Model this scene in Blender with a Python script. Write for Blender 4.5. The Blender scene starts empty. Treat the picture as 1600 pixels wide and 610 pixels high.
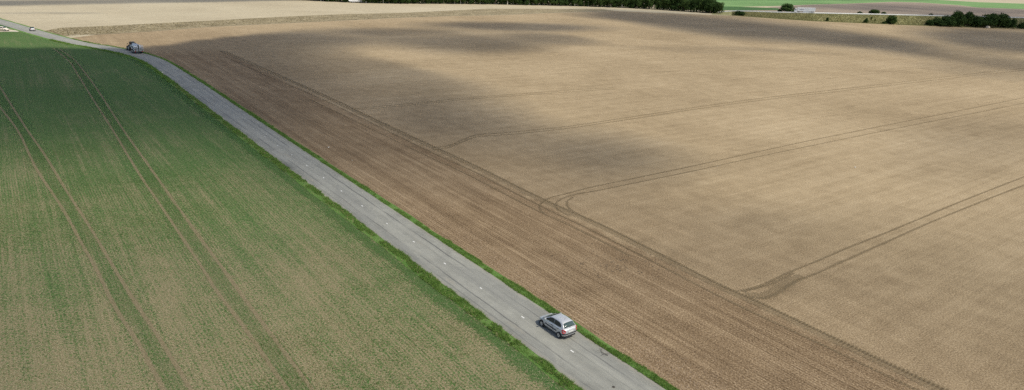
import bpy, bmesh, math, random
import numpy as np
from mathutils import Vector, Matrix

random.seed(7)
RNG = np.random.default_rng(11)
scene = bpy.context.scene
COL = scene.collection

# ------------------------------------------------------------------ camera
CAM_H = 31.0
F_PX, CX, CY = 1050.0, 800.0, 305.0          # photograph is 1600 x 610
ROLL, HORIZON_Y = math.radians(3.0), -58.0
PITCH = math.atan((CY - HORIZON_Y) * math.cos(ROLL) / F_PX)
FWD = np.array([0, math.cos(PITCH), -math.sin(PITCH)])
_up0 = np.array([0, math.sin(PITCH), math.cos(PITCH)])
_r0 = np.array([1.0, 0, 0])
RIGHT = _r0 * math.cos(ROLL) + _up0 * math.sin(ROLL)
UP = -_r0 * math.sin(ROLL) + _up0 * math.cos(ROLL)
cam_data = bpy.data.cameras.new("camera")
cam_data.sensor_width = 36.0
cam_data.lens = F_PX / 1600.0 * 36.0
cam_data.clip_start = 0.5
cam_data.clip_end = 12000.0
cam = bpy.data.objects.new("camera", cam_data)
COL.objects.link(cam)
cam.matrix_world = Matrix(((RIGHT[0], UP[0], -FWD[0], 0), (RIGHT[1], UP[1], -FWD[1], 0),
                           (RIGHT[2], UP[2], -FWD[2], CAM_H), (0, 0, 0, 1)))
scene.camera = cam

# ------------------------------------------------------------------ sky, sun, exposure
SUN_EL = math.radians(55.0)
SUN_AZ = math.atan2(0.88, -0.47)             # from +Y towards +X
TO_SUN = np.array([math.sin(SUN_AZ) * math.cos(SUN_EL), math.cos(SUN_AZ) * math.cos(SUN_EL), math.sin(SUN_EL)])
world = bpy.data.worlds.new("World")
scene.world = world
world.use_nodes = True
wn = world.node_tree
wn.nodes.clear()
w_out = wn.nodes.new("ShaderNodeOutputWorld")
w_bg = wn.nodes.new("ShaderNodeBackground")
w_sky = wn.nodes.new("ShaderNodeTexSky")
w_sky.sky_type = 'NISHITA'
w_sky.sun_disc = False
w_sky.sun_elevation = SUN_EL
w_sky.sun_rotation = SUN_AZ
w_sky.altitude = 150
w_sky.air_density = 1.0
w_sky.dust_density = 2.2
w_sky.ozone_density = 1.0
w_bg.inputs[1].default_value = 0.14
wn.links.new(w_sky.outputs[0], w_bg.inputs[0])
wn.links.new(w_bg.outputs[0], w_out.inputs[0])
sun_data = bpy.data.lights.new("sun", 'SUN')
sun_data.energy = 4.2
sun_data.angle = math.radians(0.55)
sun_data.color = (1.0, 0.94, 0.80)
sun = bpy.data.objects.new("sun", sun_data)
COL.objects.link(sun)
sun.rotation_euler = Vector(TO_SUN).to_track_quat('Z', 'Y').to_euler()
sun.location = Vector(TO_SUN) * 900
scene.view_settings.view_transform = 'Standard'
scene.view_settings.look = 'None'
scene.view_settings.exposure = 0.0
scene.view_settings.gamma = 1.0
scene.view_settings.use_curve_mapping = False
scene.render.engine = 'CYCLES'
scene.cycles.max_bounces = 6
scene.cycles.diffuse_bounces = 2
scene.cycles.transparent_max_bounces = 24
scene.cycles.volume_bounces = 1
scene.cycles.use_denoising = False


# ------------------------------------------------------------------ pixel <-> place
def ray(px, py):
    return FWD * F_PX + RIGHT * (px - CX) + UP * (CY - py)


def gp(px, py, z=0.0):
    """where the line of sight through a photograph pixel meets level z"""
    d = ray(px, py)
    t = (z - CAM_H) / d[2]
    return np.array([d[0] * t, d[1] * t])


def z_at(px, py, dist):
    """height of the line of sight at a horizontal distance"""
    d = ray(px, py)
    t = dist / math.hypot(d[0], d[1])
    return np.array([d[0] * t, d[1] * t, CAM_H + d[2] * t])


def to_px(X, Y, Z=0.0):
    rx, ry, rz = X, Y, Z - CAM_H
    w = rx * FWD[0] + ry * FWD[1] + rz * FWD[2]
    u = CX + F_PX * (rx * RIGHT[0] + ry * RIGHT[1] + rz * RIGHT[2]) / w
    v = CY - F_PX * (rx * UP[0] + ry * UP[1] + rz * UP[2]) / w
    return u, v, w


def px_per_m(px, py):
    g = gp(px, py)
    return F_PX / to_px(g[0], g[1])[2]


# ------------------------------------------------------------------ node helpers
class NT:
    def __init__(self, name):
        self.m = bpy.data.materials.new(name)
        self.m.use_nodes = True
        self.t = self.m.node_tree
        self.t.nodes.clear()
        self.out = self.t.nodes.new("ShaderNodeOutputMaterial")

    def n(self, kind, **kw):
        x = self.t.nodes.new(kind)
        for k, v in kw.items():
            setattr(x, k, v)
        return x

    def put(self, node, idx, val):
        s = node.inputs[idx]
        if isinstance(val, bpy.types.NodeSocket):
            self.t.links.new(val, s)
        elif val is not None:
            if hasattr(s.default_value, '__len__') and hasattr(val, '__len__') and len(s.default_value) == 4 and len(val) == 3:
                val = (*val, 1.0)
            s.default_value = val

    def coords(self, which='Object'):
        return self.n("ShaderNodeTexCoord").outputs[which]

    def mapping(self, vec, scale=(1, 1, 1), rot=(0, 0, 0), loc=(0, 0, 0)):
        x = self.n("ShaderNodeMapping")
        self.put(x, 0, vec)
        x.inputs['Location'].default_value = loc
        x.inputs['Rotation'].default_value = rot
        x.inputs['Scale'].default_value = scale
        return x.outputs[0]

    def noise(self, vec, scale, detail=4.0, rough=0.55, dist=0.0):
        x = self.n("ShaderNodeTexNoise")
        self.put(x, 'Vector', vec)
        x.inputs['Scale'].default_value = scale
        x.inputs['Detail'].default_value = detail
        x.inputs['Roughness'].default_value = rough
        x.inputs['Distortion'].default_value = dist
        return x.outputs[0]

    def math(self, op, a, b=None, c=None, clamp=False):
        x = self.n("ShaderNodeMath", operation=op, use_clamp=clamp)
        self.put(x, 0, a)
        self.put(x, 1, b)
        self.put(x, 2, c)
        return x.outputs[0]

    def rng(self, v, a, b, c=0.0, d=1.0, smooth=False):
        x = self.n("ShaderNodeMapRange")
        if smooth:
            x.interpolation_type = 'SMOOTHSTEP'
        self.put(x, 0, v)
        for i, q in enumerate((a, b, c, d)):
            self.put(x, i + 1, q)
        return x.outputs[0]

    def mix(self, f, a, b, blend='MIX'):
        x = self.n("ShaderNodeMix", data_type='RGBA', blend_type=blend)
        self.put(x, 0, f)
        self.put(x, 6, a)
        self.put(x, 7, b)
        return x.outputs[2]

    def ramp(self, v, stops):
        x = self.n("ShaderNodeValToRGB")
        e = x.color_ramp.elements
        while len(e) > 1:
            e.remove(e[-1])
        e[0].position = stops[0][0]
        e[0].color = (*stops[0][1], 1)
        for p, c in stops[1:]:
            q = e.new(p)
            q.color = (*c, 1)
        self.put(x, 0, v)
        return x.outputs[0]

    def sep(self, v):
        x = self.n("ShaderNodeSeparateXYZ")
        self.put(x, 0, v)
        return x.outputs

    def bump(self, h, strength=0.5, dist=0.05, normal=None):
        x = self.n("ShaderNodeBump")
        x.inputs['Strength'].default_value = strength
        x.inputs['Distance'].default_value = dist
        self.put(x, 'Height', h)
        if normal is not None:
            self.put(x, 'Normal', normal)
        return x.outputs[0]

    def bsdf(self, color, rough=0.9, normal=None, metallic=0.0, spec=0.25, alpha=None, **extra):
        x = self.n("ShaderNodeBsdfPrincipled")
        self.put(x, 'Base Color', color)
        self.put(x, 'Roughness', rough)
        self.put(x, 'Metallic', metallic)
        self.put(x, 'Specular IOR Level', spec)
        if normal is not None:
            self.put(x, 'Normal', normal)
        for k, v in extra.items():
            self.put(x, k.replace('_', ' '), v)
        sh = x.outputs[0]
        if alpha is not None:
            t = self.n("ShaderNodeBsdfTransparent")
            mx = self.n("ShaderNodeMixShader")
            self.put(mx, 0, alpha)
            self.put(mx, 1, t.outputs[0])
            self.put(mx, 2, sh)
            sh = mx.outputs[0]
        self.put(self.out, 0, sh)
        return self.m


def simple(name, color, rough=0.6, metallic=0.0, spec=0.4, var=0.12, scale=3.0, **extra):
    t = NT(name)
    nz = t.noise(t.coords(), scale, 5.0)
    c = t.mix(t.rng(nz, 0.3, 0.7), tuple(x * (1 - var) for x in color), tuple(min(1, x * (1 + var)) for x in color))
    return t.bsdf(c, rough, metallic=metallic, spec=spec, **extra)


# ------------------------------------------------------------------ mesh helpers
def link(name, me, mat=None, parent=None):
    o = bpy.data.objects.new(name, me)
    COL.objects.link(o)
    if mat is not None and me is not None and len(me.materials) == 0:
        me.materials.append(mat)
    if parent is not None:
        o.parent = parent
    return o


def tag(o, label=None, cat=None, group=None, kind=None):
    if label:
        o['label'] = label
    if cat:
        o['category'] = cat
    if group:
        o['group'] = group
    if kind:
        o['kind'] = kind
    return o


def empty(name, loc=(0, 0, 0), rz=0.0, scale=None):
    o = bpy.data.objects.new(name, None)
    COL.objects.link(o)
    o.location = loc
    o.rotation_euler = (0, 0, rz)
    o.empty_display_size = 0.3
    if scale:
        o.scale = scale
    return o


def copy_tree(src, parent=None):
    c = src.copy()
    COL.objects.link(c)
    c.parent = parent
    for ch in list(src.children):
        copy_tree(ch, c)
    return c


def pydata(name, verts, faces, smooth=False):
    me = bpy.data.meshes.new(name)
    me.from_pydata([tuple(map(float, v)) for v in verts], [], faces)
    if smooth:
        me.polygons.foreach_set("use_smooth", [True] * len(me.polygons))
    me.update()
    return me


def np_mesh(name, V, F):
    """V (n,3), F (m,k) arrays"""
    me = bpy.data.meshes.new(name)
    V = np.ascontiguousarray(V, dtype=np.float32)
    F = np.ascontiguousarray(F, dtype=np.int32)
    k = F.shape[1]
    me.vertices.add(len(V))
    me.vertices.foreach_set("co", V.ravel())
    me.loops.add(F.size)
    me.loops.foreach_set("vertex_index", F.ravel())
    me.polygons.add(len(F))
    me.polygons.foreach_set("loop_start", np.arange(0, F.size, k, dtype=np.int32))
    me.polygons.foreach_set("loop_total", np.full(len(F), k, dtype=np.int32))
    me.update(calc_edges=True)
    return me


class MB:
    """collects shapes for ONE mesh"""
    def __init__(self):
        self.v, self.f = [], []

    def add(self, verts, faces):
        b = len(self.v)
        self.v += [tuple(map(float, p)) for p in verts]
        self.f += [tuple(i + b for i in q) for q in faces]
        return self

    def box(self, c, s, rot=None):
        hx, hy, hz = s[0] / 2, s[1] / 2, s[2] / 2
        P = [Vector((x, y, z)) for x in (-hx, hx) for y in (-hy, hy) for z in (-hz, hz)]
        if rot is not None:
            P = [rot @ p for p in P]
        return self.add([p + Vector(c) for p in P],
                        [(0, 1, 3, 2), (4, 6, 7, 5), (0, 4, 5, 1), (2, 3, 7, 6), (0, 2, 6, 4), (1, 5, 7, 3)])

    def tube(self, pts, radii, n=8, caps=True):
        pts = [Vector(p) for p in pts]
        if not hasattr(radii, '__len__'):
            radii = [radii] * len(pts)
        rings = []
        for i, p in enumerate(pts):
            a = pts[max(0, i - 1)]
            b = pts[min(len(pts) - 1, i + 1)]
            d = (b - a).normalized()
            ref = Vector((0, 0, 1)) if abs(d.z) < 0.9 else Vector((1, 0, 0))
            u = d.cross(ref).normalized()
            w = d.cross(u)
            rings.append([p + (u * math.cos(t) + w * math.sin(t)) * radii[i] for t in [2 * math.pi * k / n for k in range(n)]])
        fs = []
        for i in range(len(pts) - 1):
            for k in range(n):
                fs.append((i * n + k, i * n + (k + 1) % n, (i + 1) * n + (k + 1) % n, (i + 1) * n + k))
        if caps:
            fs.append(tuple(reversed(range(n))))
            fs.append(tuple((len(pts) - 1) * n + k for k in range(n)))
        return self.add([p for r in rings for p in r], fs)

    def lathe(self, prof, axis='y', c=(0, 0, 0), n=24):
        """prof: (r, h) pairs turned about an axis"""
        vs = []
        for r, h in prof:
            for k in range(n):
                t = 2 * math.pi * k / n
                a, b = r * math.cos(t), r * math.sin(t)
                p = {'x': (h, a, b), 'y': (a, h, b), 'z': (a, b, h)}[axis]
                vs.append((p[0] + c[0], p[1] + c[1], p[2] + c[2]))
        fs = []
        for i in range(len(prof) - 1):
            for k in range(n):
                fs.append((i * n + k, i * n + (k + 1) % n, (i + 1) * n + (k + 1) % n, (i + 1) * n + k))
        fs.append(tuple(range(n)))
        fs.append(tuple(reversed([(len(prof) - 1) * n + k for k in range(n)])))
        return self.add(vs, fs)

    def build(self, name, mat, parent=None, smooth=False, bevel=0.0, subsurf=0):
        me = pydata(name, self.v, self.f, smooth)
        bm = bmesh.new()
        bm.from_mesh(me)
        bmesh.ops.recalc_face_normals(bm, faces=bm.faces)
        bm.to_mesh(me)
        bm.free()
        o = link(name, me, mat, parent)
        if subsurf:
            m = o.modifiers.new("sub", 'SUBSURF')
            m.levels = m.render_levels = subsurf
        if bevel:
            m = o.modifiers.new("bevel", 'BEVEL')
            m.width = bevel
            m.segments = 2
            m.limit_method = 'ANGLE'
        return o


def spline(P, step=1.0):
    P = np.asarray(P, float)
    Q = np.vstack([2 * P[0] - P[1], P, 2 * P[-1] - P[-2]])
    out = []
    for i in range(1, len(Q) - 2):
        p0, p1, p2, p3 = Q[i - 1], Q[i], Q[i + 1], Q[i + 2]
        n = max(2, int(np.linalg.norm(p2 - p1) / step))
        for k in range(n):
            t = k / n
            out.append(0.5 * (2 * p1 + (p2 - p0) * t + (2 * p0 - 5 * p1 + 4 * p2 - p3) * t * t + (3 * p1 - p0 - 3 * p2 + p3) * t ** 3))
    out.append(P[-1])
    return np.array(out)


def normals2(C):
    d = np.gradient(C, axis=0)
    d /= np.linalg.norm(d, axis=1)[:, None] + 1e-9
    return np.stack([d[:, 1], -d[:, 0]], 1)          # to the right of travel


def ribbon(name, C, prof, mat, parent=None, jitter=0.0, kind=None):
    """strip along centre line C; prof = (offset to the right, height); uv = (metres along, offset)"""
    N = normals2(C)
    n, k = len(C), len(prof)
    s = np.concatenate([[0], np.cumsum(np.linalg.norm(np.diff(C, axis=0), axis=1))])
    V = np.zeros((n, k, 3))
    UV = np.zeros((n, k, 2))
    for j, (o, z) in enumerate(prof):
        oo = np.full(n, float(o))
        if jitter and j in (0, k - 1):
            nz = np.convolve(RNG.normal(size=n + 8), np.ones(5) / 5, 'same')[4:4 + n]
            oo = oo + nz * jitter
        V[:, j, :2] = C + N * oo[:, None]
        V[:, j, 2] = z
        UV[:, j, 0] = s
        UV[:, j, 1] = o
    idx = np.arange(n * k).reshape(n, k)
    Fq = np.stack([idx[:-1, :-1], idx[:-1, 1:], idx[1:, 1:], idx[1:, :-1]], -1).reshape(-1, 4)
    me = np_mesh(name, V.reshape(-1, 3), Fq)
    uvl = me.uv_layers.new(name="uv")
    uvl.data.foreach_set("uv", UV.reshape(-1, 2)[Fq.ravel()].astype(np.float32).ravel())
    o = link(name, me, mat, parent)
    if kind:
        o['kind'] = kind
    return o


def polygon(name, pts, z, mat, kind='structure'):
    me = pydata(name, [(p[0], p[1], z) for p in pts], [tuple(range(len(pts)))])
    bm = bmesh.new()
    bm.from_mesh(me)
    bmesh.ops.triangulate(bm, faces=bm.faces)
    for f in bm.faces:
        if f.normal.z < 0:
            f.normal_flip()
    bm.to_mesh(me)
    bm.free()
    o = link(name, me, mat)
    o['kind'] = kind
    return o


# ------------------------------------------------------------------ road line
edge_mid = [(976, 607.2), (903, 557), (851.5, 522.5), (711, 424.5), (593.5, 341.5), (496, 272), (411, 212.5), (343, 163.5),
            (294, 129.5), (262, 108), (240, 95), (215, 86), (190, 80.2), (160, 74.2), (124, 68.3), (84, 58.5), (43, 46.8), (0, 34), (-60, 17)]
road_pts = [gp(*p) for p in edge_mid]
d_near = road_pts[2] - road_pts[8]
d_near /= np.linalg.norm(d_near)
road_pts = [road_pts[0] + d_near * k for k in (120, 60, 20)] + road_pts
# straight run between the car and the bend: fit one line
A = np.array(road_pts[3:12])
cen = A.mean(0)
dirv = np.linalg.svd(A - cen)[2][0]
if dirv[1] < 0:
    dirv = -dirv
for i in range(0, 12):
    t = (road_pts[i] - cen) @ dirv
    road_pts[i] = cen + dirv * t
d_road = dirv                                        # heading away from the camera
n_road = np.array([d_road[1], -d_road[0]])           # to the right of the road
ROAD = spline(road_pts, 1.2)
ROAD_HALF = 2.70
far_dir = ROAD[-1] - ROAD[-40]
far_dir /= np.linalg.norm(far_dir)
RANG = math.atan2(d_road[1], d_road[0])

# direction of the drill rows in the main part of the brown field
_t = gp(1600, 277) - gp(1280, 407)
ROWANG = math.atan2(_t[1], _t[0])
print("road dir", d_road, "rows", math.degrees(ROWANG), "road ang", math.degrees(RANG))


# ------------------------------------------------------------------ materials for the ground
def soil_nodes(t, co, ang, dark, mid, light, row=0.17, row_amt=0.35, streak=0.5, fine=1.0):
    """colour and relief of worked soil whose passes run at an angle"""
    r = t.mapping(co, rot=(0, 0, -ang))
    strk = t.noise(t.mapping(r, scale=(0.018, 0.55, 1)), 1.0, 5.0, 0.6)
    strk2 = t.noise(t.mapping(r, scale=(0.05, 3.0, 1)), 1.0, 3.0, 0.6)
    mac = t.noise(co, 0.022, 5.0, 0.55, 0.6)
    med = t.noise(co, 0.35, 5.0, 0.6)
    patch = t.rng(t.noise(t.mapping(r, scale=(0.35, 0.9, 1)), 0.16, 6.0, 0.65, 0.8), 0.53, 0.70, 0.0, 1.0, True)
    fn = t.noise(co, 6.5, 6.0, 0.72)
    fn2 = t.noise(t.mapping(r, scale=(6.0, 16.0, 1)), 1.0, 4.0, 0.7)
    yy = t.sep(r)[1]
    wob = t.math('MULTIPLY', t.noise(co, 0.9, 3.0), 0.22)
    ph = t.math('MULTIPLY', t.math('ADD', yy, wob), 2 * math.pi / row)
    rows = t.math('MULTIPLY_ADD', t.math('SINE', ph), 0.5, 0.5)
    ramt = t.rng(t.noise(co, 0.05, 4.0, 0.6), 0.42, 0.62, 0.1 * row_amt, row_amt, True)
    a = t.math('MULTIPLY', t.math('SUBTRACT', strk, 0.5), 0.85 * streak)
    a = t.math('ADD', a, t.math('MULTIPLY', t.math('SUBTRACT', strk2, 0.5), 0.7 * streak))
    a = t.math('ADD', a, t.math('MULTIPLY', t.math('SUBTRACT', mac, 0.5), 0.6))
    a = t.math('ADD', a, t.math('MULTIPLY', t.math('SUBTRACT', med, 0.5), 0.42))
    a = t.math('ADD', a, t.math('MULTIPLY', t.math('SUBTRACT', fn, 0.5), 2.2 * fine))
    a = t.math('ADD', a, t.math('MULTIPLY', t.math('SUBTRACT', fn2, 0.5), 1.0 * fine))
    a = t.math('ADD', a, t.math('MULTIPLY', t.math('SUBTRACT', rows, 0.5), ramt))
    a = t.math('ADD', a, t.math('MULTIPLY', patch, -0.08))
    a = t.math('ADD', a, 0.5)
    c = t.ramp(a, [(0.0, dark), (0.5, mid), (1.0, light)])
    h = t.math('ADD', t.math('MULTIPLY', fn, 0.8), t.math('ADD', t.math('MULTIPLY', rows, t.math('MULTIPLY', ramt, 1.2)), t.math('MULTIPLY', fn2, 0.35)))
    return c, h


def soil(name, ang, dark, mid, light, **kw):
    t = NT(name)
    c, h = soil_nodes(t, t.coords(), ang, dark, mid, light, **kw)
    return t.bsdf(c, 0.95, t.bump(h, 0.5, 0.06), spec=0.12)


HEAD_W = float(np.mean([(gp(*p) - cen) @ n_road for p in [(400, 108), (571, 184), (739, 262), (1005, 387), (1321, 540)]]))
HEAD_END = float((gp(300, 74) - cen) @ d_road)


def ploughed():
    """main part drilled across, headland drilled along the road, grading into one another"""
    t = NT("drilled_soil")
    co = t.coords()
    c1, h1 = soil_nodes(t, co, ROWANG, (0.125, 0.091, 0.052), (0.305, 0.231, 0.139), (0.485, 0.39, 0.258), row=0.24, row_amt=0.11, streak=0.45, fine=1.05)
    c2, h2 = soil_nodes(t, co, RANG, (0.060, 0.039, 0.021), (0.200, 0.137, 0.078), (0.41, 0.31, 0.195), row=0.34, row_amt=0.22, streak=0.95, fine=1.25)
    r = t.sep(t.mapping(co, loc=(-float(cen[0]), -float(cen[1]), 0)))
    b = t.math('ADD', t.math('MULTIPLY', r[0], float(n_road[0])), t.math('MULTIPLY', r[1], float(n_road[1])))
    al = t.math('ADD', t.math('MULTIPLY', r[0], float(d_road[0])), t.math('MULTIPLY', r[1], float(d_road[1])))
    nz = t.math('MULTIPLY', t.math('SUBTRACT', t.noise(co, 0.35, 5.0, 0.65), 0.5), 3.2)
    m = t.rng(t.math('ADD', b, nz), HEAD_W - 1.6, HEAD_W + 1.2, 1.0, 0.0, True)
    m = t.math('MULTIPLY', m, t.rng(t.math('ADD', al, nz), HEAD_END - 25, HEAD_END + 10, 1.0, 0.25, True))
    wide = t.rng(t.math('ADD', b, t.math('MULTIPLY', nz, 4.0)), HEAD_W, HEAD_W + 34, 0.42, 0.0, True)
    m = t.math('MAXIMUM', m, wide)
    c = t.mix(m, c1, c2)
    h = t.math('ADD', t.math('MULTIPLY', h1, t.math('SUBTRACT', 1.0, m)), t.math('MULTIPLY', h2, m))
    return t.bsdf(c, 0.95, t.bump(h, 0.55, 0.07), spec=0.12)


M_BROWN = ploughed()
M_STUB = soil("pale_stubble", ROWANG + 0.35, (0.25, 0.205, 0.14), (0.40, 0.345, 0.24), (0.52, 0.46, 0.34), row=3.0, row_amt=0.10, streak=0.6, fine=0.5)
M_FARPLOUGH = soil("far_ploughed_soil", 0.25, (0.12, 0.095, 0.075), (0.23, 0.185, 0.145), (0.36, 0.30, 0.23), row=3.0, row_amt=0.1, streak=0.8, fine=0.4)


def crop(name, ang):
    t = NT(name)
    co = t.coords()
    r = t.mapping(co, rot=(0, 0, -ang))
    mac = t.noise(co, 0.035, 4.0, 0.6, 0.4)
    strk = t.noise(t.mapping(r, scale=(0.02, 0.42, 1)), 1.0, 5.0, 0.62)
    med = t.noise(co, 0.6, 5.0, 0.6)
    fn = t.noise(co, 5.0, 6.0, 0.7)
    fn2 = t.noise(t.mapping(r, scale=(5.0, 12.0, 1)), 1.0, 5.0, 0.72)
    along = t.sep(r)[0]
    view_green = t.rng(along, ALONG_NEAR, ALONG_NEAR + 100.0, -0.06, 0.42)   # greener further up the field: effect of the grazing view put into the colour
    a = t.math('MULTIPLY', t.math('SUBTRACT', mac, 0.5), 0.9)
    a = t.math('ADD', a, t.math('MULTIPLY', t.math('SUBTRACT', strk, 0.5), 0.75))
    a = t.math('ADD', a, t.math('MULTIPLY', t.math('SUBTRACT', med, 0.5), 0.5))
    a = t.math('ADD', a, t.math('MULTIPLY', t.math('SUBTRACT', fn, 0.5), 3.2))
    a = t.math('ADD', a, t.math('MULTIPLY', t.math('SUBTRACT', fn2, 0.5), 2.2))
    wob = t.math('MULTIPLY', t.noise(co, 1.3, 3.0), 0.16)
    rowv = t.math('MULTIPLY_ADD', t.math('SINE', t.math('MULTIPLY', t.math('ADD', t.sep(r)[1], wob), 2 * math.pi / 0.30)), 0.5, 0.5)
    strk2 = t.noise(t.mapping(r, scale=(0.04, 2.2, 1)), 1.0, 4.0, 0.6)
    a = t.math('ADD', a, t.math('MULTIPLY', t.math('SUBTRACT', rowv, 0.5), t.rng(t.noise(co, 0.08, 4.0, 0.6), 0.4, 0.62, 0.02, 0.30, True)))
    a = t.math('ADD', a, t.math('MULTIPLY', t.math('SUBTRACT', strk2, 0.5), 0.9))
    a = t.math('ADD', t.math('ADD', a, 0.5), view_green)
    soilc = t.ramp(t.noise(co, 9.0, 5.0, 0.7), [(0.27, (0.075, 0.06, 0.032)), (0.48, (0.205, 0.17, 0.092)), (0.72, (0.44, 0.38, 0.24))])
    grn = t.ramp(t.noise(co, 3.0, 5.0, 0.7), [(0.3, (0.024, 0.052, 0.016)), (0.52, (0.066, 0.124, 0.034)), (0.75, (0.145, 0.215, 0.074))])
    c = t.mix(t.rng(a, 0.30, 0.78, 0, 1, True), soilc, grn)
    nrm = t.bump(t.math('ADD', fn, t.math('MULTIPLY', fn2, 0.6)), 0.6, 0.08)
    return t.bsdf(c, 0.92, nrm, spec=0.12)


ALONG_NEAR = float(gp(300, 560) @ d_road)
M_CROP = crop("young_crop", RANG)


def strip_mat(name, cols, half, soft=0.35, fine_scale=7.0, base_alpha=1.0, noise_amt=1.0, lug=0.0, bump=0.05, gap_scale=0.12):
    """a strip whose edges break up into the field around it"""
    t = NT(name)
    uv = t.coords('UV')
    co = t.coords()
    sx = t.sep(uv)
    across = t.math('ABSOLUTE', sx[1])
    nz = t.noise(co, fine_scale * 0.45, 6.0, 0.7)
    longn = t.noise(co, gap_scale, 3.0, 0.6)
    prof = t.rng(across, half * (1 - soft), half, 1.0, 0.0)
    al = t.math('ADD', prof, t.math('MULTIPLY', t.math('SUBTRACT', nz, 0.5), 2.2 * noise_amt))
    al = t.math('ADD', al, t.math('MULTIPLY', t.math('SUBTRACT', longn, 0.5), 1.2 * noise_amt))
    al = t.math('MULTIPLY', t.rng(al, 0.35, 0.75, 0, 1, True), t.rng(prof, 0.0, 0.25))
    al = t.math('MULTIPLY', al, base_alpha)
    cn = t.noise(co, fine_scale, 5.0, 0.7)
    v = cn
    h = nz
    if lug:
        zig = t.math('MULTIPLY', across, 3.0)
        lg = t.math('MULTIPLY_ADD', t.math('SINE', t.math('ADD', t.math('MULTIPLY', sx[0], 2 * math.pi / 0.34), zig)), 0.5, 0.5)
        v = t.math('ADD', t.math('MULTIPLY', lg, lug), t.math('MULTIPLY', cn, 1 - lug))
        h = t.math('ADD', nz, t.math('MULTIPLY', lg, 0.8))
    c = t.ramp(v, [(0.22, cols[0]), (0.5, cols[1]), (0.8, cols[2])])
    return t.bsdf(c, 0.95, t.bump(h, 0.6, bump), spec=0.1, alpha=al)


M_RUT = strip_mat("pressed_soil", [(0.09, 0.066, 0.038), (0.19, 0.142, 0.082), (0.31, 0.245, 0.15)], 0.28, 0.7, lug=0.35, noise_amt=0.9, base_alpha=0.44)
M_RUT_FAINT = strip_mat("lightly_pressed_soil", [(0.12, 0.088, 0.05), (0.235, 0.178, 0.104), (0.34, 0.27, 0.165)], 0.40, 0.7, lug=0.2, noise_amt=0.8, base_alpha=0.42)
M_RUT_WIDE = strip_mat("pressed_soil_wide", [(0.12, 0.088, 0.05), (0.235, 0.178, 0.105), (0.36, 0.285, 0.18)], 0.95, 0.6, lug=0.25, noise_amt=0.9, base_alpha=0.36)
M_BARE = strip_mat("bare_tramline", [(0.14, 0.106, 0.06), (0.275, 0.218, 0.13), (0.42, 0.35, 0.225)], 0.29, 0.8, noise_amt=0.55, base_alpha=0.62)
M_LUSH = strip_mat("lush_crop", [(0.05, 0.105, 0.03), (0.085, 0.165, 0.048), (0.15, 0.225, 0.085)], 1.9, 0.95, noise_amt=1.3, base_alpha=0.24, fine_scale=6.0, gap_scale=0.09)
M_LUSH_EDGE = strip_mat("lush_field_edge", [(0.030, 0.07, 0.020), (0.07, 0.145, 0.040), (0.14, 0.21, 0.075)], 1.6, 0.98, noise_amt=1.1, base_alpha=0.62, fine_scale=6.0, gap_scale=0.2)


def rough_ground(name, stops, big=0.05, fine=1.5):
    t = NT(name)
    co = t.coords()
    a = t.math('ADD', t.math('MULTIPLY', t.noise(co, big, 5, 0.6, 0.5), 0.55), t.math('MULTIPLY', t.noise(co, fine, 6, 0.7), 0.45))
    c = t.ramp(a, stops)
    return t.bsdf(c, 0.95, t.bump(t.noise(co, fine, 6, 0.7), 0.7, 0.25), spec=0.1)


M_FALLOW = rough_ground("rough_fallow", [(0.30, (0.11, 0.092, 0.055)), (0.45, (0.225, 0.185, 0.115)), (0.60, (0.31, 0.26, 0.165)), (0.75, (0.20, 0.195, 0.09))], 0.12, 0.9)
M_BANK = rough_ground("bank_grass", [(0.30, (0.11, 0.115, 0.05)), (0.48, (0.22, 0.215, 0.10)), (0.62, (0.33, 0.30, 0.16)), (0.8, (0.19, 0.21, 0.09))], 0.06, 0.5)
M_FARGREEN = rough_ground("far_green_crop", [(0.3, (0.10, 0.185, 0.065)), (0.5, (0.145, 0.25, 0.095)), (0.75, (0.21, 0.30, 0.13))], 0.02, 0.3)
M_FARDARK = rough_ground("far_dark_green", [(0.3, (0.035, 0.085, 0.03)), (0.7, (0.07, 0.13, 0.045))], 0.02, 0.3)
M_VERGE = rough_ground("verge_turf", [(0.28, (0.06, 0.115, 0.028)), (0.5, (0.105, 0.20, 0.045)), (0.72, (0.18, 0.24, 0.085))], 0.4, 5.0)
M_TRACK = rough_ground("chalk_track", [(0.3, (0.42, 0.37, 0.28)), (0.7, (0.62, 0.57, 0.46))], 0.3, 2.0)


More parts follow.
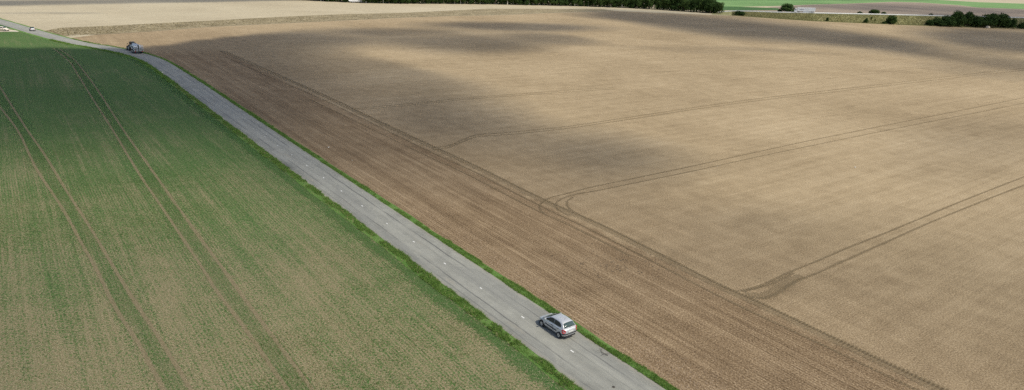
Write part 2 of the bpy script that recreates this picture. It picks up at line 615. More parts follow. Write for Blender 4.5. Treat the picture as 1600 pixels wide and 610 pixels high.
def asphalt():
    t = NT("worn_asphalt")
    co = t.coords()
    uv = t.coords('UV')
    sx = t.sep(uv)
    agg = t.noise(co, 22.0, 4.0, 0.75)
    med = t.noise(t.mapping(uv, scale=(0.10, 1.1, 1)), 1.0, 5.0, 0.6)
    pat = t.noise(co, 0.22, 4.0, 0.6, 0.8)
    blot = t.noise(co, 1.1, 5.0, 0.65)
    a = t.math('ADD', t.math('MULTIPLY', agg, 0.22), t.math('ADD', t.math('MULTIPLY', med, 0.38), t.math('ADD', t.math('MULTIPLY', pat, 0.22), t.math('MULTIPLY', blot, 0.18))))
    c = t.ramp(a, [(0.36, (0.175, 0.173, 0.152)), (0.5, (0.250, 0.247, 0.216)), (0.64, (0.33, 0.325, 0.282))])
    # dark seams running along the lanes, broken and wandering
    for off, wid, amt, k in ((1.32, 0.09, 0.78, 0.0), (-1.35, 0.085, 0.62, 31.0), (0.42, 0.05, 0.3, 77.0), (-2.2, 0.06, 0.4, 53.0)):
        wand = t.math('MULTIPLY', t.math('SUBTRACT', t.noise(t.mapping(uv, scale=(0.16, 0, 0), loc=(k, 0, 0)), 1.0, 5.0, 0.65), 0.5), 0.55)
        dd = t.math('ABSOLUTE', t.math('ADD', t.math('SUBTRACT', sx[1], off), wand))
        line = t.rng(dd, wid * 0.35, wid * 1.3, 1.0, 0.0, True)
        brk = t.rng(t.noise(t.mapping(uv, scale=(0.055, 0, 0), loc=(k + 9, 0, 0)), 1.0, 4.0, 0.7), 0.43, 0.55, 0.15, 1.0, True)
        c = t.mix(t.math('MULTIPLY', t.math('MULTIPLY', line, brk), amt), c, (0.055, 0.056, 0.058))
    # lighter polished wheel paths
    wp = t.rng(t.math('ABSOLUTE', t.math('SUBTRACT', t.math('ABSOLUTE', sx[1]), 0.85)), 0.0, 0.6, 0.22, 0.0, True)
    c = t.mix(wp, c, (0.345, 0.338, 0.295))
    # dusty edges
    ed = t.rng(t.math('ADD', t.math('ABSOLUTE', sx[1]), t.math('MULTIPLY', t.math('SUBTRACT', blot, 0.5), 1.2)), 2.25, 2.75, 0.0, 0.55, True)
    c = t.mix(ed, c, (0.27, 0.245, 0.20))
    # skid smears and damp spots
    sm = t.rng(t.noise(t.mapping(uv, scale=(0.45, 2.6, 1), loc=(3, 5, 0)), 1.0, 5.0, 0.6), 0.58, 0.70, 0.0, 0.42, True)
    c = t.mix(sm, c, (0.13, 0.13, 0.122))
    # mended patches of another age, and earth carried on by tractors
    pt_ = t.n("ShaderNodeTexVoronoi", feature='F1')
    t.put(pt_, 'Vector', t.mapping(uv, scale=(0.07, 0.55, 1)))
    pt_.inputs['Scale'].default_value = 1.0
    pc = t.rng(t.sep(pt_.outputs['Color'])[0], 0.70, 0.74, 0.0, 0.38, True)
    c = t.mix(pc, c, (0.20, 0.199, 0.182))
    mud = t.rng(t.noise(t.mapping(uv, scale=(0.12, 0.9, 1), loc=(40, 2, 0)), 1.0, 6.0, 0.7), 0.57, 0.72, 0.0, 0.5, True)
    c = t.mix(mud, c, (0.30, 0.265, 0.205))
    return t.bsdf(c, 0.85, t.bump(agg, 0.35, 0.012), spec=0.3)


M_ROAD = asphalt()

# ------------------------------------------------------------------ the ground
g_far = 6000.0
ground = polygon("ground", [(-g_far, -800), (g_far, -800), (g_far, 9000), (-g_far, 9000)], -0.06, M_STUB)

i_bend = int(np.argmin(np.linalg.norm(ROAD - gp(100, 62), axis=1)))
i_end = len(ROAD) - 1
near_line = [ROAD[i] for i in range(0, i_bend, 3)]
# ploughed field right of the road; its far edge follows the fallow strip, the wood and the bank
brown_top = [(104, 60.5), (150, 54.6), (230, 50), (320, 42.8), (460, 36), (640, 27.6), (720, 25), (780, 24), (850, 21), (960, 17.5), (1040, 20.8),
             (1150, 25.2), (1210, 29.5), (1270, 33.4), (1350, 36.8), (1430, 40.2), (1500, 42.8), (1600, 45.6), (1760, 51), (2000, 61)]
brown_poly = near_line + [gp(*p) for p in brown_top] + [np.array([700.0, 60.0]), np.array([300.0, -60.0])]
field_brown = polygon("ploughed_field", brown_poly, 0.0, M_BROWN)
# headland between the road and the wheel tracks, drilled parallel to the road
r2_px = [(345, 80), (400, 104), (500, 148), (571, 182), (665, 226), (739, 260), (844, 312), (930, 350), (1005, 387), (1120, 446), (1180, 473), (1321, 540), (1465, 608), (1580, 663)]
r2 = [gp(*p) for p in r2_px]
ext = r2[-1] - r2[-3]
ext /= np.linalg.norm(ext)
r2 = r2 + [r2[-1] + ext * 40]
# crop left of the road
edge_l = [ROAD[i] for i in range(0, int(np.argmin(np.linalg.norm(ROAD - gp(44, 48.5), axis=1))), 3)]
crop_poly = edge_l + [gp(20, 49.8), gp(0, 50.2), gp(-300, 52), np.array([-700.0, 150.0]), np.array([-400.0, -100.0])]
crop_field = polygon("crop_field", list(reversed(crop_poly)), 0.0, M_CROP)
# corner of another crop beyond the chalk track
polygon("far_crop", [gp(0, 38), gp(18, 42.5), gp(11, 45), gp(-40, 44), gp(-200, 30), gp(-120, 10)], 0.01, M_FARDARK)
polygon("fallow_strip", [gp(*p) for p in [(96, 58), (118, 53.5), (150, 54.2), (230, 49.6), (320, 42.3), (460, 35.6), (640, 27.2), (720, 24.6), (780, 23.6),
                                         (850, 20.5), (960, 17), (940, 14.5), (840, 14), (760, 14), (640, 20), (520, 23), (420, 27.5), (320, 33), (180, 40), (95, 43.8), (66, 49)]], 0.02, M_FALLOW)
# beyond the main road
polygon("far_green_field", [gp(*p) for p in [(1090, 11), (1150, 11), (1215, 9.5), (1270, 7.2), (1321, 6), (1394, 3.2), (1440, 4.2), (1497, 8.2), (1528, 12), (1600, 14.5), (1800, 18),
                                            (1800, 12), (1600, 6), (1528, 3.6), (1455, -0.5), (1380, -5), (1200, -12), (1000, -14), (900, -12)]], -0.03, M_FARGREEN)
polygon("far_ploughed_field", [gp(*p) for p in [(1160, 14.5), (1215, 11), (1270, 7.6), (1321, 6.4), (1394, 3.6), (1440, 4.6), (1497, 8.6), (1528, 12.4), (1600, 14.9), (1800, 18.4), (1900, 34), (1600, 29), (1400, 24), (1150, 18)]], -0.02, M_FARPLOUGH)
polygon("far_dark_strip", [gp(*p) for p in [(1090, 10.2), (1150, 10.6), (1215, 12.8), (1222, 16.2), (1150, 16.5), (1090, 16)]], -0.01, M_FARDARK)  # strip set in a darker green than the field behind

# the road with a slight camber; its ragged edges
road = ribbon("road", ROAD, [(-ROAD_HALF - 0.12, 0.005), (-ROAD_HALF, 0.045), (-1.3, 0.085), (0, 0.105), (1.3, 0.085), (ROAD_HALF, 0.045), (ROAD_HALF + 0.12, 0.005)],
              M_ROAD, jitter=0.12, kind='structure')
# chalk track joining from the left
TRACK = spline([gp(-120, 49.5), gp(-40, 48.8), gp(0, 48.4), (gp(25, 48.6)), gp(43, 48.4)], 1.5)
ribbon("farm_track", TRACK, [(-2.2, 0.02), (0, 0.035), (2.2, 0.02)], M_TRACK, jitter=0.3, kind='structure')

# verges: turf strips either side of the road
n_near = int(np.argmin(np.linalg.norm(ROAD - gp(30, 43), axis=1)))
VL = ROAD[:n_near]
verge_l = ribbon("grass_verge", VL, [(-ROAD_HALF - 1.15, 0.016), (-ROAD_HALF - 0.8, 0.06), (-ROAD_HALF - 0.4, 0.09), (-ROAD_HALF - 0.02, 0.03)], M_VERGE, jitter=0.16, kind='structure')
verge_r = ribbon("grass_verge", ROAD, [(ROAD_HALF + 0.02, 0.03), (ROAD_HALF + 0.4, 0.09), (ROAD_HALF + 0.7, 0.06), (ROAD_HALF + 0.95, 0.02)], M_VERGE, jitter=0.14, kind='structure')

# ------------------------------------------------------------------ wheel tracks in the fields
def px_line(pts, step=0.8):
    return spline([gp(*p) for p in pts], step)


def rut(name, pts, half, mat, parent, z=0.012, deep=0.0):
    C = px_line(pts) if len(pts[0]) == 2 and not isinstance(pts, np.ndarray) else pts
    prof = [(-half, z), (-half * 0.6, z + 0.035), (-half * 0.3, z + 0.006), (0, z + 0.004), (half * 0.3, z + 0.006), (half * 0.6, z + 0.035), (half, z)]
    return ribbon(name, C, prof, mat, parent)


r1_px = [(352, 88), (400, 111), (500, 154), (571, 188), (665, 234), (739, 268), (844, 322), (920, 358), (999, 398), (1120, 461), (1260, 527.6), (1428, 608), (1540, 662)]
rut("wheel_rut", r1_px, 0.28, M_RUT, field_brown, 0.018)
rut("wheel_rut", [(p[0], p[1] - 0.5) for p in r2_px], 0.95, M_RUT_WIDE, field_brown, 0.022)
rut("wheel_rut", [(p[0] + 6, p[1]) for p in r2_px], 0.28, M_RUT, field_brown, 0.030)
rut("wheel_rut", [(p[0] - 14, p[1] + 2.5) for p in r1_px[2:9]], 0.28, M_RUT, field_brown, 0.020)
t2a = [(1760, 119), (1600, 153), (1400, 193), (1300, 213), (1200, 234), (1100, 256), (1000, 277), (930, 291.5), (888, 302), (862, 309), (848, 316), (843, 325), (850, 334)]
t2b = [(1760, 127), (1600, 161.5), (1400, 201), (1300, 221.5), (1200, 242), (1100, 264), (1000, 284.5), (940, 297), (900, 304), (878, 311), (868, 319), (872, 328), (890, 338)]
rut("wheel_rut", t2a, 0.28, M_RUT, field_brown)
rut("wheel_rut", t2b, 0.28, M_RUT, field_brown)
rut("wheel_rut", [(896, 308), (887, 314), (886, 321), (893, 329), (905, 336)], 0.28, M_RUT, field_brown)
rut("wheel_rut", [(1700, 243), (1600, 277), (1500, 316), (1440, 341), (1380, 366), (1319, 390), (1280, 407), (1243, 422), (1218, 433), (1194, 445), (1170, 452), (1148, 456)], 0.28, M_RUT, field_brown)
rut("wheel_rut", [(1700, 255), (1600, 290), (1500, 329), (1440, 354), (1380, 381), (1319, 408), (1277, 427), (1243, 440), (1218, 456), (1194, 466), (1172, 464)], 0.28, M_RUT, field_brown)
rut("wheel_rut", [(1255, 432), (1232, 442), (1212, 455), (1194, 463), (1165, 461)], 0.9, M_RUT_WIDE, field_brown, 0.016)
rut("wheel_rut", [(1240, 427), (1215, 440), (1190, 449), (1160, 456)], 0.28, M_RUT, field_brown, 0.020)
t4 = [(1700, 97), (1534, 114), (1400, 129.5), (1300, 141), (1200, 152.5), (1100, 166), (1000, 181), (900, 196), (830, 204), (785, 208), (745, 211), (722, 219), (700, 228), (676, 231)]
rut("wheel_rut", t4, 0.4, M_RUT_FAINT, field_brown)
rut("wheel_rut", [(p[0], p[1] + 3.2) for p in t4], 0.4, M_RUT_FAINT, field_brown)
t5 = [(960, 137), (880, 142), (736, 152.5), (677, 158.5), (588, 167), (545, 171)]
rut("wheel_rut", t5, 0.45, M_RUT_FAINT, field_brown)
rut("wheel_rut", [(p[0] + 4, p[1] + 2.2) for p in t5], 0.45, M_RUT_FAINT, field_brown)
# tramlines in the crop
p1l = [(-40, 105), (-5, 160), (28, 205), (55.7, 262), (95, 322), (128, 381), (150, 420), (179.5, 479), (215.6, 536), (255, 608), (280, 655)]
p1r = [(-15, 112), (15, 160), (43, 204), (69, 241), (105, 300), (141, 356), (173, 410), (209, 469), (248.4, 528), (297.5, 608), (328, 660)]
p2l = [(84, 76), (108, 96), (121, 116), (141, 148.5), (177, 205), (215, 268), (256.5, 329.5), (315.6, 418), (336.6, 452), (385.7, 518), (444.8, 603.4), (485, 660)]
p2r = [(92, 76), (114, 92), (126, 105), (151, 138.7), (177, 179), (196.7, 209), (240, 270), (292.6, 344), (343, 413), (397.5, 488), (412, 507), (484, 603.4), (528, 662)]


def mid(a, b):
    A, B = spline([gp(*p) for p in a], 1.0), spline([gp(*p) for p in b], 1.0)
    k = np.linspace(0, 1, 60)
    return np.stack([(np.interp(k, np.linspace(0, 1, len(A)), A[:, j]) + np.interp(k, np.linspace(0, 1, len(B)), B[:, j])) / 2 for j in (0, 1)], 1)


for a, b in ((p1l, p1r), (p2l, p2r)):
    ribbon("lush_strip", spline(mid(a, b), 1.0), [(-1.9, 0.004), (0, 0.006), (1.9, 0.004)], M_LUSH, crop_field)
    for q in (a, b):
        ribbon("tramline", px_line(q), [(-0.29, 0.012), (0, 0.009), (0.29, 0.012)], M_BARE, crop_field)
i0, i1 = 0, int(np.argmin(np.linalg.norm(ROAD - gp(200, 84), axis=1)))
ribbon("lush_strip", ROAD[i0:i1] - normals2(ROAD[i0:i1]) * (ROAD_HALF + 1.7), [(-1.6, 0.008), (0, 0.010), (1.6, 0.008)], M_LUSH_EDGE, crop_field)

# ------------------------------------------------------------------ centre line: short worn dashes
M_PAINT = simple("worn_white_paint", (0.68, 0.67, 0.64), 0.7, var=0.12, scale=9.0)
dash_me = None
for (u, v) in [(396, 201), (414, 214), (434, 227.5), (456, 242), (479.5, 259), (505.6, 278), (533.4, 298.7), (566, 322), (604.6, 349.5), (646.6, 378), (695, 412), (751.5, 450.5), (817, 496), (894, 549), (1005, 622)]:
    g = gp(u, v, 0.105)
    if dash_me is None:
        mb = MB()
        mb.box((0, 0, 0), (0.46, 0.13, 0.006))
        dash = mb.build("road_marking", M_PAINT, road)
        dash_me = dash.data
    else:
        dash = link("road_marking", dash_me, None, road)
    dash.location = (g[0], g[1], 0.106)
    dash.rotation_euler = (0, 0, RANG + random.uniform(-0.05, 0.05))
    dash.scale = (random.uniform(0.75, 1.1), random.uniform(0.8, 1.1), 1)


# ------------------------------------------------------------------ grass, crop plants and clods (countless: stuff)
def leaf_mat(name, a, b, trans=0.3):
    t = NT(name)
    co = t.coords()
    c = t.mix(t.rng(t.noise(co, 2.5, 4, 0.7), 0.3, 0.7), a, b)
    d = t.n("ShaderNodeBsdfDiffuse")
    tr = t.n("ShaderNodeBsdfTranslucent")
    mx = t.n("ShaderNodeMixShader")
    t.put(d, 0, c)
    t.put(tr, 0, c)
    t.put(mx, 0, trans)
    t.put(mx, 1, d.outputs[0])
    t.put(mx, 2, tr.outputs[0])
    t.put(t.out, 0, mx.outputs[0])
    return t.m


M_GRASS = leaf_mat("grass_blade", (0.12, 0.235, 0.045), (0.26, 0.37, 0.10), 0.5)
M_DRYGRASS = leaf_mat("dry_grass_blade", (0.26, 0.22, 0.11), (0.40, 0.34, 0.19), 0.2)
M_SEED = leaf_mat("seedling", (0.075, 0.130, 0.036), (0.155, 0.215, 0.07), 0.4)
M_STRAW = simple("straw_bit", (0.38, 0.32, 0.20), 0.9, var=0.3, scale=4.0)
M_CLOD = simple("soil_clod", (0.29, 0.215, 0.145), 0.95, var=0.45, scale=6.0)


def blades(P, h, w, lean):
    """one bent two-triangle blade per point"""
    n = len(P)
    a = RNG.uniform(0, 2 * np.pi, n)
    b = RNG.uniform(0, 2 * np.pi, n)
    hh = h * RNG.uniform(0.55, 1.25, n)
    ww = w * RNG.uniform(0.7, 1.3, n)
    sx, sy = np.cos(a) * ww / 2, np.sin(a) * ww / 2
    lx, ly = np.cos(b) * hh * lean * RNG.uniform(0.3, 1.2, n), np.sin(b) * hh * lean * RNG.uniform(0.3, 1.2, n)
    V = np.zeros((n, 4, 3))
    V[:, 0] = np.stack([P[:, 0] - sx, P[:, 1] - sy, P[:, 2]], 1)
    V[:, 1] = np.stack([P[:, 0] + sx, P[:, 1] + sy, P[:, 2]], 1)
    V[:, 2] = np.stack([P[:, 0] + sx * .7 + lx * .45, P[:, 1] + sy * .7 + ly * .45, P[:, 2] + hh * .65], 1)
    V[:, 3] = np.stack([P[:, 0] + lx, P[:, 1] + ly, P[:, 2] + hh], 1)
    i = np.arange(n)[:, None] * 4
    F = np.concatenate([i + np.array([0, 1, 2]), i + np.array([0, 2, 3])], 0)
    return V.reshape(-1, 3), F


def along_road(n, o0, o1, s_lo, s_hi, bias=1.0):
    s = s_lo + (s_hi - s_lo) * RNG.uniform(0, 1, n) ** bias
    idx = np.clip(s, 0, len(ROAD) - 2)
    i = idx.astype(int)
    fr = (idx - i)[:, None]
    N = normals2(ROAD)
    off = RNG.uniform(o0, o1, n)
    p = ROAD[i] * (1 - fr) + ROAD[i + 1] * fr + N[i] * off[:, None]
    return p, off


def road_index(px, py):
    return int(np.argmin(np.linalg.norm(ROAD - gp(px, py), axis=1)))


def fbm2(X, Y, cell, octaves=4, seed=1, rough=0.5):
    out = np.zeros_like(X, dtype=float)
    amp, tot = 1.0, 0.0
    for o in range(octaves):
        r = np.random.default_rng(seed + o * 17)
        tab = r.uniform(0, 1, (256, 256))
        x, y = X / cell, Y / cell
        xi, yi = np.floor(x).astype(int), np.floor(y).astype(int)
        fx, fy = x - xi, y - yi
        fx, fy = fx * fx * (3 - 2 * fx), fy * fy * (3 - 2 * fy)
        g = lambda a, b: tab[(xi + a) % 256, (yi + b) % 256]
        out += amp * ((g(0, 0) * (1 - fx) + g(1, 0) * fx) * (1 - fy) + (g(0, 1) * (1 - fx) + g(1, 1) * fx) * fy)
        tot += amp
        amp *= rough
        cell *= 0.5
    return out / tot


i_bot = road_index(1100, 672)
i_car = road_index(600, 341)
i_mid = road_index(300, 132)
i_tr = road_index(100, 62)
for side, name, lab in ((-1, "verge_grass", "tall green grass along the crop side of the road"), (1, "verge_grass", "short green grass along the ploughed side of the road")):
    Vs, Fs, base = [], [], 0
    wid = 1.1 if side < 0 else 0.85
    for (lo, hi, n, h, w) in ((i_bot, i_car, 36000, 0.17, 0.045), (i_car, i_mid, 30000, 0.20, 0.07), (i_mid, i_tr, 16000, 0.26, 0.12)):
        P, off = along_road(n, ROAD_HALF - 0.12, ROAD_HALF + wid + 0.15, lo, hi)
        if side < 0:
            P, off = along_road(n, -ROAD_HALF - wid - 0.2, -ROAD_HALF + 0.14, lo, hi)
        a = (np.abs(off) - ROAD_HALF) / (wid * (0.45 + 1.0 * fbm2(P[:, 0], P[:, 1], 4.0, 3, 15 + side)))
        dens = fbm2(P[:, 0], P[:, 1], 1.5, 3, 5)
        edge = np.clip(np.minimum((a + 0.12) / 0.28, (1.15 - a) / 0.35), 0, 1)
        keep = dens + 0.24 * edge > 0.54 + 0.25 * (1 - edge)
        P, a = P[keep], a[keep]
        hh = h * (0.6 + 0.7 * fbm2(P[:, 0], P[:, 1], 0.8, 2, 9)) * (1.15 if side < 0 else 0.85)
        V, Fq = blades(np.column_stack([P, np.full(len(P), 0.02)]), hh, w, 1.1)
        Vs.append(V)
        Fs.append(Fq + base)
        base += len(V)
    o = link(name, np_mesh(name, np.vstack(Vs), np.vstack(Fs)), M_GRASS)
    tag(o, lab, "grass", kind='stuff')
# dry stalks mixed into the left verge
P, off = along_road(1800, -ROAD_HALF - 1.3, -ROAD_HALF - 0.1, i_bot, i_mid)
V, Fq = blades(np.column_stack([P, np.full(len(P), 0.02)]), 0.3, 0.03, 0.8)
tag(link("dry_grass", np_mesh("dry_grass", V, Fq), M_DRYGRASS), "dry straw coloured stalks among the roadside grass", "grass", kind='stuff')


def on_left(P, margin=0.0):
    """metres left of the road's straight run"""
    return -((P - cen) @ n_road)


def scatter_view(n, ymin, ymax, power, seed):
    """points over the ground in front, thinning out with distance"""
    r = np.random.default_rng(seed)
    y = ymin * (ymax / ymin) ** (r.uniform(0, 1, n) ** power)
    x = (r.uniform(-0.90, 0.90, n)) * (y * 0.98 + 4)
    return np.stack([x, y], 1)


def near_lines(P, lines, half):
    k = np.zeros(len(P), bool)
    for L in lines:
        C = spline([gp(*p) for p in L], 0.8)
        C = C[(C[:, 1] < 130)]
        for s in range(0, len(P), 20000):
            d = np.sqrt(((P[s:s + 20000, None, :] - C[None, ::2, :]) ** 2).sum(2)).min(1)
            k[s:s + 20000] |= d < half
    return k


P = scatter_view(420000, 34, 105, 1.0, 3)
L = on_left(P)
P = P[(L > ROAD_HALF + 1.2) & (P[:, 0] < 0.9 * P[:, 1])]
dn = fbm2(P[:, 0], P[:, 1], 14, 4, 21) + 0.35 * (fbm2(P[:, 0], P[:, 1], 0.9, 2, 22) - 0.5)
g_keep = RNG.uniform(0, 1, len(P)) < np.clip((dn - 0.36) * 2.2, 0.04, 1)
bare = near_lines(P, (p1l, p1r, p2l, p2r), 0.2)
Pg = P[g_keep & ~bare]
V, Fq = blades(np.column_stack([Pg, np.zeros(len(Pg))]), 0.085, 0.045, 1.4)
tag(link("crop_seedlings", np_mesh("crop_seedlings", V, Fq), M_SEED), "sparse green seedlings sprouting across the crop field", "seedlings", kind='stuff')
Ps = P[(~g_keep) & (RNG.uniform(0, 1, len(P)) < 0.32)]
n = len(Ps)
a = RNG.uniform(0, np.pi, n)
ln = RNG.uniform(0.04, 0.11, n)
w = RNG.uniform(0.008, 0.016, n)
V = np.zeros((n, 3, 3))
dx, dy = np.cos(a), np.sin(a)
V[:, 0] = np.stack([Ps[:, 0] - dx * ln - dy * w, Ps[:, 1] - dy * ln + dx * w, np.full(n, 0.02)], 1)
V[:, 1] = np.stack([Ps[:, 0] - dx * ln + dy * w, Ps[:, 1] - dy * ln - dx * w, np.full(n, 0.02)], 1)
V[:, 2] = np.stack([Ps[:, 0] + dx * ln, Ps[:, 1] + dy * ln, RNG.uniform(0.02, 0.05, n)], 1)
tag(link("straw_litter", np_mesh("straw_litter", V.reshape(-1, 3), np.arange(n * 3).reshape(-1, 3)), M_STRAW), "pale bits of straw littering the crop field", "straw", kind='stuff')

# clods on the ploughed side, coarser along the road
P = scatter_view(150000, 34, 100, 1.0, 8)
R = -on_left(P)
keep = (R > ROAD_HALF + 1.0) & (RNG.uniform(0, 1, len(P)) < np.where(R < 7.5, 1.0, np.where(R < 25, 0.45, 0.25)))
P, R = P[keep], R[keep]
n = len(P)
sz = RNG.uniform(0.016, 0.05, n) * np.where(R < 7, 1.35, 0.9)
ang = RNG.uniform(0, 2 * np.pi, n)
V = np.zeros((n, 5, 3))
for k in range(4):
    th = ang + k * np.pi / 2
    q = sz * RNG.uniform(0.7, 1.3, n)
    V[:, k] = np.stack([P[:, 0] + np.cos(th) * q, P[:, 1] + np.sin(th) * q, np.full(n, 0.005)], 1)
V[:, 4] = np.stack([P[:, 0], P[:, 1], sz * RNG.uniform(0.7, 1.3, n)], 1)
i = np.arange(n)[:, None] * 5
Fq = np.concatenate([i + np.array(t) for t in ((0, 1, 4), (1, 2, 4), (2, 3, 4), (3, 0, 4))], 0)
tag(link("soil_clods", np_mesh("soil_clods", V.reshape(-1, 3), Fq), M_CLOD), "loose crumbs of earth on the ploughed field", "soil", kind='stuff')

# darker lumps turned up in one patch of the headland
P = np.array([gp(random.gauss(965, 45), random.gauss(414, 14)) for _ in range(160)])
n = len(P)
sz = RNG.uniform(0.05, 0.11, n)
V = np.zeros((n, 5, 3))
for k in range(4):
    V[:, k] = np.stack([P[:, 0] + np.cos(k * 1.57 + sz * 90) * sz * 1.2, P[:, 1] + np.sin(k * 1.57 + sz * 90) * sz * 0.8, np.full(n, 0.004)], 1)
V[:, 4] = np.stack([P[:, 0], P[:, 1], sz * 0.7], 1)
i = np.arange(n)[:, None] * 5
Fq = np.concatenate([i + np.array(t) for t in ((0, 1, 4), (1, 2, 4), (2, 3, 4), (3, 0, 4))], 0)
tag(link("dark_clods", np_mesh("dark_clods", V.reshape(-1, 3), Fq), simple("dark_clod", (0.085, 0.066, 0.045), 0.95, var=0.4)), "dark lumps of turned earth scattered in the headland", "soil", kind='stuff')

# rough tufts on the fallow strip
P = []
while len(P) < 5000:
    u, v = random.uniform(70, 900), random.uniform(15, 56)
    lo = np.interp(u, [70, 96, 150, 320, 640, 780, 900], [50, 57, 54, 42, 27, 23.5, 19])
    hi = np.interp(u, [70, 95, 180, 320, 520, 640, 760, 900], [48, 44, 40, 33, 23, 20, 14.3, 14.3])
    if hi + 0.3 < v < lo - 0.2:
        P.append(gp(u, v))
P = np.array(P)
V, Fq = blades(np.column_stack([P, np.zeros(len(P))]), 0.16, 0.7, 0.9)
tag(link("fallow_weeds", np_mesh("fallow_weeds", V, Fq), leaf_mat("dry_weed", (0.15, 0.125, 0.065), (0.33, 0.28, 0.17), 0.3)), "dry brownish weeds covering the fallow strip", "weeds", kind='stuff')

# ------------------------------------------------------------------ embankment with the main road
foot_px = [(1112, 22.4), (1130, 23.6), (1150, 24.8), (1210, 29.2), (1270, 33.2), (1350, 36.6), (1430, 40), (1500, 42.6), (1600, 45.4), (1760, 51), (2000, 60)]
crest_px = [21.0, 19.4, 18.0, 20.0, 21.4, 23.0, 24.8, 26.4, 28.6, 32.5, 38.5]
Wd = 24.0
rows_b = []
for (u, v), c in zip(foot_px, crest_px):
    f0 = gp(u, v)
    d0 = np.linalg.norm(f0)
    e0 = f0 / d0
    top = z_at(u, c, d0 + Wd)
    zt = top[2]
    rows_b.append([(*(f0 - e0 * 3), -0.02), (*(f0 + e0 * 2), 0.25), (*(e0 * (d0 + Wd * 0.5)), zt * 0.52), (*(e0 * (d0 + Wd)), zt),
                   (*(e0 * (d0 + Wd + 2.5)), zt + 0.06), (*(e0 * (d0 + Wd + 12.5)), zt + 0.02), (*(e0 * (d0 + Wd + 20)), zt - 0.2), (*(e0 * (d0 + Wd + 45)), -0.05)])
RB = np.array(rows_b)
# refine along its length
tt = np.linspace(0, len(RB) - 1, 121)
RBf = np.stack([np.stack([np.interp(tt, np.arange(len(RB)), RB[:, j, k]) for k in range(3)], 1) for j in range(RB.shape[1])], 1)
RBf[:, 2, 2] += 0.25 * np.sin(tt * 9.1) + 0.2 * np.sin(tt * 23.0)
nb, kb = RBf.shape[:2]
idx = np.arange(nb * kb).reshape(nb, kb)
Fb = np.stack([idx[:-1, :-1], idx[1:, :-1], idx[1:, 1:], idx[:-1, 1:]], -1).reshape(-1, 4)
bank = link("embankment", np_mesh("embankment", RBf.reshape(-1, 3), Fb), M_BANK)
bank['kind'] = 'structure'
M_PALE_ROAD = simple("pale_main_road", (0.40, 0.40, 0.38), 0.85, var=0.1, scale=0.5)
rd = np.stack([RBf[:, 4] + np.array([0, 0, 0.06]), RBf[:, 5] + np.array([0, 0, 0.06])], 1)
idx = np.arange(nb * 2).reshape(nb, 2)
main_road = link("main_road", np_mesh("main_road", rd.reshape(-1, 3), np.stack([idx[:-1, 0], idx[1:, 0], idx[1:, 1], idx[:-1, 1]], -1)), M_PALE_ROAD)
main_road['kind'] = 'structure'
# galvanised safety rail on the near shoulder
M_RAIL = simple("galvanised_rail", (0.62, 0.64, 0.66), 0.5, metallic=0.2, var=0.06, scale=0.6)
near_edge = RBf[:, 3] * 0.35 + RBf[:, 4] * 0.65
a0 = int(np.argmin(np.abs(to_px(near_edge[:, 0], near_edge[:, 1], near_edge[:, 2])[0] - 1130)))
a1 = int(np.argmin(np.abs(to_px(near_edge[:, 0], near_edge[:, 1], near_edge[:, 2])[0] - 1680)))
rail = empty("safety_rail", tuple(near_edge[a0]))
tag(rail, "long pale metal safety rail along the raised main road", "guard rail")
mb = MB()
line = [Vector(near_edge[i]) - Vector(near_edge[a0]) for i in range(a0, a1, 2)]
for hz, th in ((0.72, 0.1), (0.58, 0.1)):
    mb.tube([p + Vector((0, 0, hz)) for p in line], th, 6)
mb.build("rail_beam", M_RAIL, rail)
post = MB()
post.box((0, 0, 0.36), (0.14, 0.14, 0.72))
pm = None
for i in range(a0, a1, 1):
    if pm is None:
        po = post.build("post", M_RAIL, rail)
        pm = po.data
    else:
        po = link("post", pm, None, rail)
    po.location = Vector(near_edge[i]) - Vector(near_edge[a0])

# coarse grass on the bank face
n = 60000
ti = RNG.uniform(20, nb - 2, n)
j = RNG.uniform(0.3, 3.0, n)
ii, jj = ti.astype(int), np.minimum(j.astype(int), 2)
fa, fb = (ti - ii)[:, None], (j - jj)[:, None]
P = (RBf[ii, jj] * (1 - fa) + RBf[ii + 1, jj] * fa) * (1 - fb) + (RBf[ii, jj + 1] * (1 - fa) + RBf[ii + 1, jj + 1] * fa) * fb
V, Fq = blades(P, 0.32, 0.5, 1.2)
tag(link("bank_grass", np_mesh("bank_grass", V, Fq), leaf_mat("bank_grass_blade", (0.17, 0.18, 0.07), (0.36, 0.32, 0.17), 0.4)), "coarse yellowish grass covering the road embankment", "grass", kind='stuff')

# ------------------------------------------------------------------ trees
M_BARK = simple("bark", (0.12, 0.095, 0.07), 0.95, var=0.35, scale=5.0)
M_PALEBARK = simple("pale_bark", (0.50, 0.48, 0.43), 0.9, var=0.35, scale=3.0)
M_LEAF = [leaf_mat("leaf_dark", (0.028, 0.060, 0.020), (0.072, 0.115, 0.036), 0.3),
          leaf_mat("leaf_mid", (0.036, 0.072, 0.022), (0.098, 0.145, 0.046), 0.3),
          leaf_mat("leaf_yellow", (0.10, 0.13, 0.035), (0.19, 0.21, 0.07), 0.3)]


